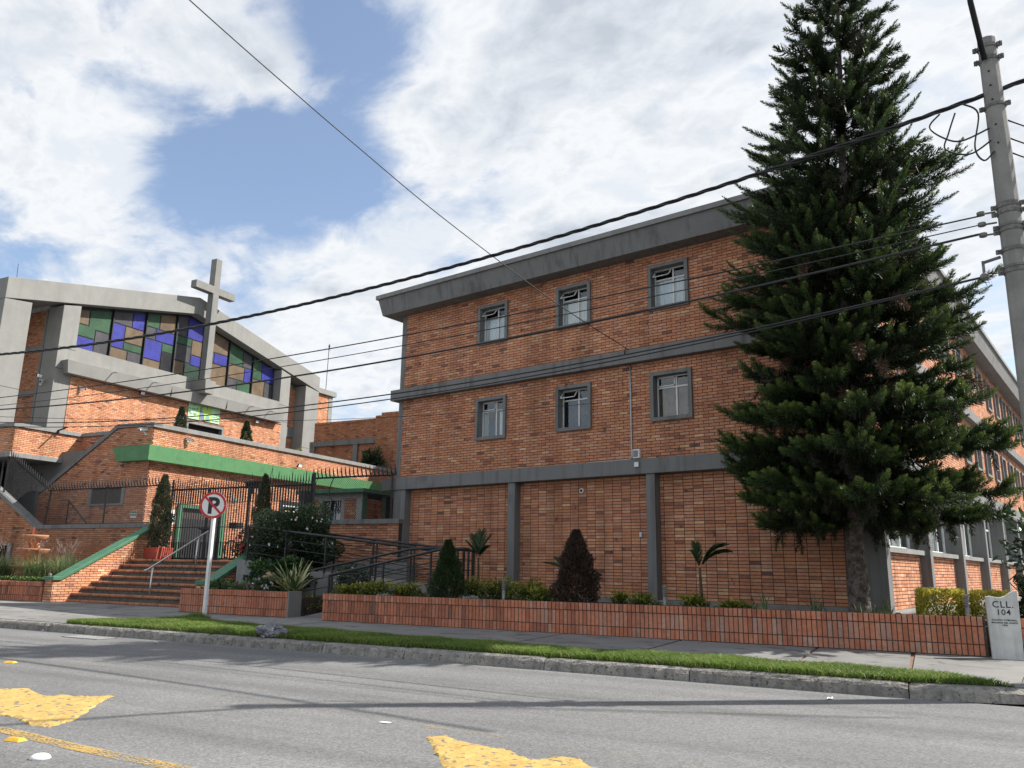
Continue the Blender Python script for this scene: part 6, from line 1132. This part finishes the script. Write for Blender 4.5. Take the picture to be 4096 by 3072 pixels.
pt = T('red_pot', 'square red pot at the top of the steps by the fence', 'pot', (-21.72, 18, 1.39), True); b = MB(); b.hexa([(-22.02, 17.72, 1.385), (-21.42, 17.72, 1.385), (-21.42, 18.32, 1.385), (-22.02, 18.32, 1.385), (-22.05, 17.69, 1.74), (-21.39, 17.69, 1.74), (-21.39, 18.35, 1.74), (-22.05, 18.35, 1.74)]); pt.part('body', b, 'redpot', bevel=.012); b = MB(); b.box(-22.0, -21.44, 17.74, 18.30, 1.70, 1.745); pt.part('soil', b, 'soil')
# ------------------------------------------------------------------ shrubs built from leaves on an ellipsoid shell
def shrub(name, label, c, rad, mat, n, sz, cat_='shrub', group=None, seed=1, hollow=.45, stems=6, wd=.5, flat=0.0, flowers=None, box=False, lump=.22):
    rng = np.random.default_rng(seed); t = T(name, label, cat_, (c[0], c[1], c[2]), True, group); n = int(n)
    if box: q = rng.uniform(-1, 1, (n, 3)); f_ = rng.integers(0, 5, n); ax_ = np.array([0, 0, 1, 1, 2])[f_]; sg = np.array([1, -1, 1, -1, 1])[f_]; sh_ = 1-.35*rng.random(n)**2; q[np.arange(n), ax_] = sg*sh_; d = nrmz(q); rr = np.linalg.norm(q, axis=1)
    else: d = nrmz(rng.normal(size=(n, 3))); rr = (1-hollow*rng.random(n)**1.6)*(1+lump*np.sin(d[:, 0]*5+seed)*np.sin(d[:, 1]*4+seed*2)+lump*.8*np.sin(d[:, 2]*6+d[:, 0]*3))
    P = np.array([c[0], c[1], c[2]+rad[2]])+d*rr[:, None]*np.array(rad); P[:, 2] = np.maximum(P[:, 2], c[2]+.01)
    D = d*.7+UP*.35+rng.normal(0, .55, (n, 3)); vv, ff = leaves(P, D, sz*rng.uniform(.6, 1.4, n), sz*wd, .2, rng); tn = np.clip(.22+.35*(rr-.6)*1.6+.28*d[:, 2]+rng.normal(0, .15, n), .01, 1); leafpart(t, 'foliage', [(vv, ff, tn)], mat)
    b = MB(); r_ = random.Random(seed)
    for i in range(stems): a = r_.uniform(0, 6.28); k = r_.uniform(.3, .8); b.tube([(c[0]+r_.uniform(-.05, .05), c[1], c[2]-.04), (c[0]+rad[0]*k*.5*math.cos(a), c[1]+rad[1]*k*.5*math.sin(a), c[2]+rad[2]*.8), (c[0]+rad[0]*k*math.cos(a), c[1]+rad[1]*k*math.sin(a), c[2]+rad[2]*1.5)], [.012, .008, .003], 5)
    t.part('stems', b, 'stem')
    if flowers:
        mt, nf, fs = flowers; dd = nrmz(rng.normal(size=(nf, 3))); dd[:, 1] = -abs(dd[:, 1]); dd[:, 2] = abs(dd[:, 2])*.9-.1; Pf = np.array([c[0], c[1], c[2]+rad[2]])+nrmz(dd)*np.array(rad)*1.0; pr = []
        for i in range(nf):
            k = 6; an_ = np.arange(k)*2*math.pi/k; Df = np.stack([np.cos(an_), -.35+0*an_, np.sin(an_)], 1)+rng.normal(0, .15, (k, 3)); vv, ff = leaves(np.repeat(Pf[i:i+1], k, 0), Df, fs*rng.uniform(.7, 1.2), fs*.6, .3, rng); pr.append((vv, ff, np.full(k, .5)))
        leafpart(t, 'flowers', pr, mt, kind='stuff')
    return t
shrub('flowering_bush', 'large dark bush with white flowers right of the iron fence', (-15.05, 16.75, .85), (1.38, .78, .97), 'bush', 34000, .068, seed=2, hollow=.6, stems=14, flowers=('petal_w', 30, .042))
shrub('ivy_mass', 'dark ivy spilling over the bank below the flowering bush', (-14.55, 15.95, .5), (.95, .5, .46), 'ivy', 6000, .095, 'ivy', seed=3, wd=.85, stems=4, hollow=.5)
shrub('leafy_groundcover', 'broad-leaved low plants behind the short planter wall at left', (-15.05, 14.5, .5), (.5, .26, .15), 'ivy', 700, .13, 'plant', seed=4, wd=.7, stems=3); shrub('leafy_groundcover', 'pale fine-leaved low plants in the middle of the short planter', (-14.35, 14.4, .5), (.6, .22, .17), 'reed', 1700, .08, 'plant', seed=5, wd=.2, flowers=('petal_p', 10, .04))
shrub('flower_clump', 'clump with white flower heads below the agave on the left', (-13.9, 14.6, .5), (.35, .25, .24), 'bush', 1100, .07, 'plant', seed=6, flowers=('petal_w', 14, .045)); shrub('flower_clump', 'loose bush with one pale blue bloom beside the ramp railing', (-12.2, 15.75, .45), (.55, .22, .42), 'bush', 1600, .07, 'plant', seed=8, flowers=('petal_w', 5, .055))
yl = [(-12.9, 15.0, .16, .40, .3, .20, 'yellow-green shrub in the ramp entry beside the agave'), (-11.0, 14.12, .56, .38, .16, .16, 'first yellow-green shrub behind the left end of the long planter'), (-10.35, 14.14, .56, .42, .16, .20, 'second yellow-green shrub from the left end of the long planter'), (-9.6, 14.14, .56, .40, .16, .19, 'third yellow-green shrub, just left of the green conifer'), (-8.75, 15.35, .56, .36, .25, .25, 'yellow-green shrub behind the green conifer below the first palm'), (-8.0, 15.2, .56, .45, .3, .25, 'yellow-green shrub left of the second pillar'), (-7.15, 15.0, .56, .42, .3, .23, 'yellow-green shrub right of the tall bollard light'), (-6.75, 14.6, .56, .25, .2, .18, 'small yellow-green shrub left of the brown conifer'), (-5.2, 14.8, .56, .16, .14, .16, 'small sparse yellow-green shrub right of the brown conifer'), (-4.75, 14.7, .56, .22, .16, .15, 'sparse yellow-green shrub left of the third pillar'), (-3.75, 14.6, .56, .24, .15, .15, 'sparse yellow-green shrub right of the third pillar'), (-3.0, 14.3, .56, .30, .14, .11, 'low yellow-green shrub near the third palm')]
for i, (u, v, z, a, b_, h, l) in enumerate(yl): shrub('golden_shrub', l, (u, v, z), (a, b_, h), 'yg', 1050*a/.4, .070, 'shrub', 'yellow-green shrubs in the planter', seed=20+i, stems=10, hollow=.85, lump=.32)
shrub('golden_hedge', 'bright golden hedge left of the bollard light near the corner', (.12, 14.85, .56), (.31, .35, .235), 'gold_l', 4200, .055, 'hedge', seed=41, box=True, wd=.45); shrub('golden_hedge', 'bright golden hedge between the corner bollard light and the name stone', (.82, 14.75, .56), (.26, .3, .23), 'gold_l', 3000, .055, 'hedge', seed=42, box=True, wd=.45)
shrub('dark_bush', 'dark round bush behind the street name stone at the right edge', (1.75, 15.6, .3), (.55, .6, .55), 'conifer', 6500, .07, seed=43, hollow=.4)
shrub('slender_shrub', 'loose pale-leaved shrub with bare stems at the right edge', (1.62, 15.2, 1.15), (.48, .4, .62), 'ivy', 620, .13, seed=44, hollow=.8, wd=.42, stems=3)
b = MB()
for i in range(6): b.tube([(1.4+.06*i, 15.2, .5), (1.45-.05*i+.1*math.sin(i), 15.2, 1.2), (1.3+.12*i, 15.15, 1.9)], [.014, .010, .004], 5)
solo('shrub_canes', b, 'stem', 'bare brown canes of the loose shrub at the right edge', 'stems', (1.5, 15.2, .55))
shrub('low_hedge', 'clipped low green hedge behind the curved planter wall', (-24.4, 15.1, .58), (2.0, .25, .10), 'ivy', 5200, .055, 'hedge', seed=45, box=True); shrub('rear_shrub', 'dark spiky shrub against the rear brick block above the parapet', (-26.3, 35.0, 5.9), (.62, .5, .78), 'conifer', 1500, .26, seed=46, wd=.22, hollow=.9)
shrub('rear_shrub', 'small yellowish shrub at the foot of the right church column', (-31.3, 34.8, 6.9), (.25, .25, .42), 'yg', 300, .12, seed=47); 
shrub('rose_bush', 'red rose bush behind the iron fence right of the gate', (-18.95, 19.1, 1.39), (.42, .3, .58), 'ivy', 900, .08, seed=48, hollow=.9, flowers=('petal_r', 9, .075)); shrub('rose_bush', 'red roses drooping over the right stair wall', (-17.0, 17.0, 1.45), (.30, .25, .22), 'ivy', 420, .08, seed=49, hollow=.9, flowers=('petal_r', 4, .085))
for u, v, r_, mt, l, sd in ((-9.75, 14.05, .17, 'petal_r', 'red flowers at the left foot of the green conifer', 50), (-9.15, 14.02, .15, 'petal_r', 'red and dark flowers before the green conifer', 51), (-8.2, 14.1, .20, 'petal_r', 'dark red-leaved flowers right of the green conifer', 52)): shrub('flower_clump', l, (u, v, .56), (r_, .1, .08), 'bush', 420, .05, 'flowers', 'flower clumps below the green conifer', seed=sd, flowers=(mt, 12, .035))
for u, l, sd in ((-10.0, 'silver-leaved ground plant left of the green conifer', 54), (-8.0, 'silver-leaved ground plant right of the green conifer', 55)): shrub('silver_plant', l, (u, 14.04, .56), (.24, .12, .075), 'silver', 800, .05, 'plant', 'silver plants below the green conifer', seed=sd, wd=.3)
# strap-leaved plants and grasses
def tuft(name, label, c, n, L, w, mat, cat_, spread=.9, seed=1, plumes=0, group=None, segs=5, tonef=None, base=.06):
    rng = np.random.default_rng(seed); t = T(name, label, cat_, c, True, group); P0 = np.array(c)+np.stack([rng.normal(0, base, n), rng.normal(0, base, n), np.zeros(n)], 1); a = rng.uniform(0, 2*math.pi, n); sp_ = rng.random(n)**.7*spread; ln = L*rng.uniform(.65, 1.15, n); o = np.stack([np.cos(a), np.sin(a), 0*a], 1); side = np.stack([-np.sin(a), np.cos(a), 0*a], 1)
    q = np.linspace(0, 1, segs); V = []; 
    for i, k in enumerate(q):
        c_ = P0+o*(sp_*ln*(k**1.25))[:, None]+UP*(ln*(k-.42*sp_*k**2.4))[:, None]; wk = w*(1-.15*abs(k-.35)*2)*(1-k**3)+w*.04; V += [c_-side*wk/2, c_+UP*wk*.0, c_+side*wk/2]
    V = np.stack(V, 1); nb = V.shape[1]; v = V.reshape(-1, 3); fs = []; ts = []
    for i in range(segs-1):
        for s in (0, 1): fs.append((np.arange(n)*nb)[:, None]+np.array([i*3+s, i*3+s+1, (i+1)*3+s+1, (i+1)*3+s])); ts.append(np.clip((tonef(rng, n, s) if tonef else rng.uniform(.2, .9, n)), .01, 1))
    leafpart(t, 'leaves', [(v, np.concatenate(fs), np.concatenate(ts))], mat)
    if plumes:
        pr = []
        for i in range(plumes):
            a_ = rng.uniform(0, 6.28); r_ = rng.uniform(.1, .5)*spread*L; top = np.array(c)+np.array([math.cos(a_)*r_, math.sin(a_)*r_, L*rng.uniform(.95, 1.3)]); m = 70; k = rng.random(m); D = np.array([math.cos(a_)*.4, math.sin(a_)*.4, 1.0]); Pp = top+D*(k*.16)[:, None]+rng.normal(0, .006, (m, 3)); Dp = rng.normal(0, 1, (m, 3))+np.array([0, 0, .8]); vv, ff = leaves(Pp, Dp, .035*(1.2-k), .012, .1, rng); pr.append((vv, ff, rng.random(m)))
            vv, ff = strands(np.array([c]), np.array([[math.cos(a_)*r_*.5, math.sin(a_)*r_*.5, L]]), np.array([top-np.array(c)]), np.array([np.linalg.norm(top-np.array(c))]), np.array([.006]), rng); pr.append((vv, ff, np.full(2, .5)))
        leafpart(t, 'plumes', pr, 'plume')
    return t
tuft('agave', 'striped sword-leaved agave beside the ramp entry', (-13.02, 14.62, .52), 42, 1.0, .095, 'stripe', 'agave', 1.35, 3, tonef=lambda r, n, s: np.where(r.random(n) < .5, .85, .25)*r.uniform(.8, 1.1, n))
gpos = [(-27.2, 16.0, 'far left plume grass by the wall opening'), (-26.5, 15.6, 'plume grass left of the fountain near the planter'), (-25.8, 15.7, 'plume grass directly left of the fountain'), (-24.1, 15.7, 'plume grass directly right of the fountain'), (-23.6, 16.3, 'plume grass between the fountain and the stair wall'), (-23.0, 15.9, 'plume grass against the left stair wall'), (-24.4, 16.9, 'plume grass behind the fountain on the right'), (-26.2, 16.9, 'plume grass behind the fountain on the left')]
for i, (u, v, l) in enumerate(gpos): tuft('plume_grass', l, (u, v, .6), 420, .95, .014, 'reed', 'grass', .75, 60+i, 9, 'plume grasses round the fountain', 5, base=.14)
for i, (u, v, L_, n, l) in enumerate(((-1.75, 15.0, .42, 16, 'thin wild weeds left of the araucaria trunk'), (-.72, 15.0, .38, 22, 'strap-leaved plant right of the araucaria trunk'), (-.95, 14.6, .26, 30, 'low grey-green tuft at the foot of the araucaria'), (-.15, 15.2, .48, 12, 'thin dry weeds before the golden hedge'), (-2.6, 14.9, .5, 10, 'tall thin weeds between the third palm and the araucaria'))): tuft('weed_tuft', l, (u, v, .56), n, L_, .022, 'reed', 'weeds', .8, 80+i, 0, 'weeds near the araucaria')
tuft('weed_tuft', 'small green weed at the pavement edge by the right kerb', (.95, 10.75, .15), 20, .14, .016, 'grass', 'weeds', .9, 90)
# ------------------------------------------------------------------ small palms
def palm(label, u, v, z0, h, fronds, seed):
    rng = np.random.default_rng(seed); t = T('small_palm', label, 'palm', (u, v, z0), True, 'small palms in the planter'); b = MB(); b.tube([(u, v, z0-.05), (u, v, z0+h*.35), (u-.01, v, z0+h)], [.042, .034, .024], 8); t.part('trunk', b, 'stem', smooth=True)
    for (az, el, L_, curl) in fronds:
        n = 74; q = np.linspace(.12, 1, n); d = np.array([math.cos(az)*math.cos(el), math.sin(az)*math.cos(el), math.sin(el)]); ho = np.array([math.cos(az), math.sin(az), 0]); A = np.array([u-.01, v, z0+h])+d*(q*L_)[:, None]+(ho*.35-UP*.8)*(curl*L_*q**2.2)[:, None]; Tn = nrmz(np.gradient(A, axis=0)); S = nrmz(np.cross(Tn, UP)+1e-6); pr = []
        for sg in (-1, 1):
            D = Tn*.75+S*sg*.62+UP*.25+rng.normal(0, .05, (n, 3)); D2 = Tn*.8+S*sg*.45-UP*.12; vv, ff = strands(A, D, D2, L_*.42*np.sin(np.pi*(.18+.74*q))**.7, .011, rng, .2); pr.append((vv, ff, np.repeat(rng.uniform(.15, .85, n), 2)))
        fr = leafpart(t, 'frond', pr, 'palm'); b = MB(); b.tube([Vector(p) for p in A[::6]]+[Vector(A[-1])], [.010]*len(A[::6])+[.003], 5); t.part('rib', b, 'palm', fr)
palm('small palm with upright fronds left of the second pillar', -9.42, 16.85, .56, .95, [(2.6, 1.25, .62, .15), (.6, 1.2, .66, .2), (1.6, 1.4, .68, .1), (3.4, 1.0, .5, .15), (-.2, .95, .45, .3)], 1)
palm('small palm half hidden behind the brown conifer', -6.62, 15.5, .56, .68, [(2.9, .5, .55, .25), (2.4, .8, .5, .25), (.5, .9, .5, .3)], 2); palm('small palm bending its frond to the right between third pillar and tree', -3.98, 16.0, .56, .78, [(2.3, 1.35, .52, .1), (0.0, 1.08, .78, .42), (.2, .95, .74, .5), (3.0, 1.25, .4, .2)], 3)
# ------------------------------------------------------------------ jars and figure under the bush
jr = T('clay_jar', 'tipped clay jar with round mouth among the ivy', 'jar', (-14.45, 15.25, .9), True); b = MB(); c0 = Vector((-14.45, 15.2, .98)); dj_ = Vector((-.15, -1, .1)).normalized(); b.tube([c0-dj_*.30, c0-dj_*.22, c0-dj_*.08, c0, c0+dj_*.02, c0+dj_*.0], [.06, .13, .12, .085, .115, .08], 18, True); jr.part('body', b, noise_mat('pale_clay', (.34, .24, .15), (.44, .32, .2), 8, .8), smooth=True); b = MB(); b.tube([c0+dj_*.004, c0+dj_*.012], .076, 16); jr.part('mouth', b, 'dark')
fgp = T('garden_statue', 'small robed statue in the shade under the bush', 'statue', (-14.75, 16.35, 1.2), True); b = MB(); b.lathe([(.11, 0), (.12, .05), (.10, .25), (.085, .42), (.10, .50), (.05, .56), (.055, .60), (.062, .65), (.05, .70), (.01, .73)], 16, (-14.75, 16.35, 1.28), wob=lambda a, z: .06*math.cos(a*9)*(1 if z < .45 else 0)); fgp.part('figure', b, noise_mat('faded_plaster', (.22, .17, .17), (.34, .28, .27), 9, .8), smooth=True); b = MB(); b.lathe([(.15, 0), (.17, .06), (.15, .14), (.18, .2), (.12, .22)], 16, (-14.72, 16.1, 1.06), wob=lambda a, z: .12*math.sin(a*3+z*30)); fgp.part('pedestal', b, 'terra', smooth=True)
# ------------------------------------------------------------------ lawn verge
def verge():
    rng = np.random.default_rng(9); n = 120000; u = rng.uniform(-14.4, .75, n*2); back = np.interp(u, [-14.4, -14.0, -13.4, -12.8, -10.7, -7.3, -4.6, -2.5, -.7, .1, .75], [10.1, 11.0, 12.45, 12.0, 11.65, 11.3, 11.05, 11.15, 11.1, 10.75, 10.28]); front = np.interp(u, [-14.4, -.3, .75], [10.06, 10.06, 10.28]); v = 10.04+rng.random(n*2)*2.4; edge = back+.09*np.sin(u*7)+.05*np.sin(u*19+1)+rng.normal(0, .035, n*2)
    k = (v > front) & (v < edge); u, v, back = u[k][:n], v[k][:n], back[k][:n]; m = len(u); near = np.minimum(1, (back-v)/.25+.25); pn = np.sin(u*2.1+v*3)*.5+np.sin(u*5.3-v*2.2)*.5
    h = (.066+.036*rng.random(m)+.018*pn)*np.clip(near, .35, 1)+.11*np.exp(-((u+13.25)**2+(v-12.22)**2)/.05)*rng.uniform(.5, 1.2, m); P = np.stack([u, v, np.full(m, .150)], 1); a = rng.uniform(0, 6.28, m); D = np.stack([np.cos(a)*.45, np.sin(a)*.45, np.ones(m)], 1); D2 = np.stack([np.cos(a)*1.0, np.sin(a)*1.0, .6*np.ones(m)], 1); vv, ff = strands(P, D, D2, h*1.25, .0075, rng, .15); dry = (rng.random(m) < .06+.10*(np.sin(u*3.7+2)*np.sin(v*5+u) > .55)); tn = np.clip(.46+.20*pn+rng.normal(0, .17, m), .02, .90); tn[dry] = 1.0; me = npmesh('grass_verge', vv-np.array([-6, 11, .15]), ff, np.repeat(tn, 2)); o = link('grass_verge', me, None, W(-6, 11, .15), ROT, M['grass']); tag(o, 'strip of short green grass between kerb and pavement', 'grass', None, 'stuff')
    b = MB(); us_ = np.linspace(-14.35, .7, 60); bk = np.interp(us_, [-14.4, -14.0, -13.4, -12.8, -10.7, -7.3, -4.6, -2.5, -.7, .1, .75], [10.1, 10.95, 12.4, 11.95, 11.6, 11.25, 11.0, 11.1, 11.05, 10.7, 10.28]); ft_ = np.interp(us_, [-14.4, -.3, .75], [10.07, 10.07, 10.28])
    vs = []; 
    for x, f_, g_ in zip(us_, ft_, bk): vs += [(x, f_, .157), (x, max(g_, f_), .157)]
    b.add(vs, [(2*i, 2*i+2, 2*i+3, 2*i+1) for i in range(59)]); solo('verge_soil', b, 'soil', None, None, (-6, 11, .15), kind='structure')
verge()
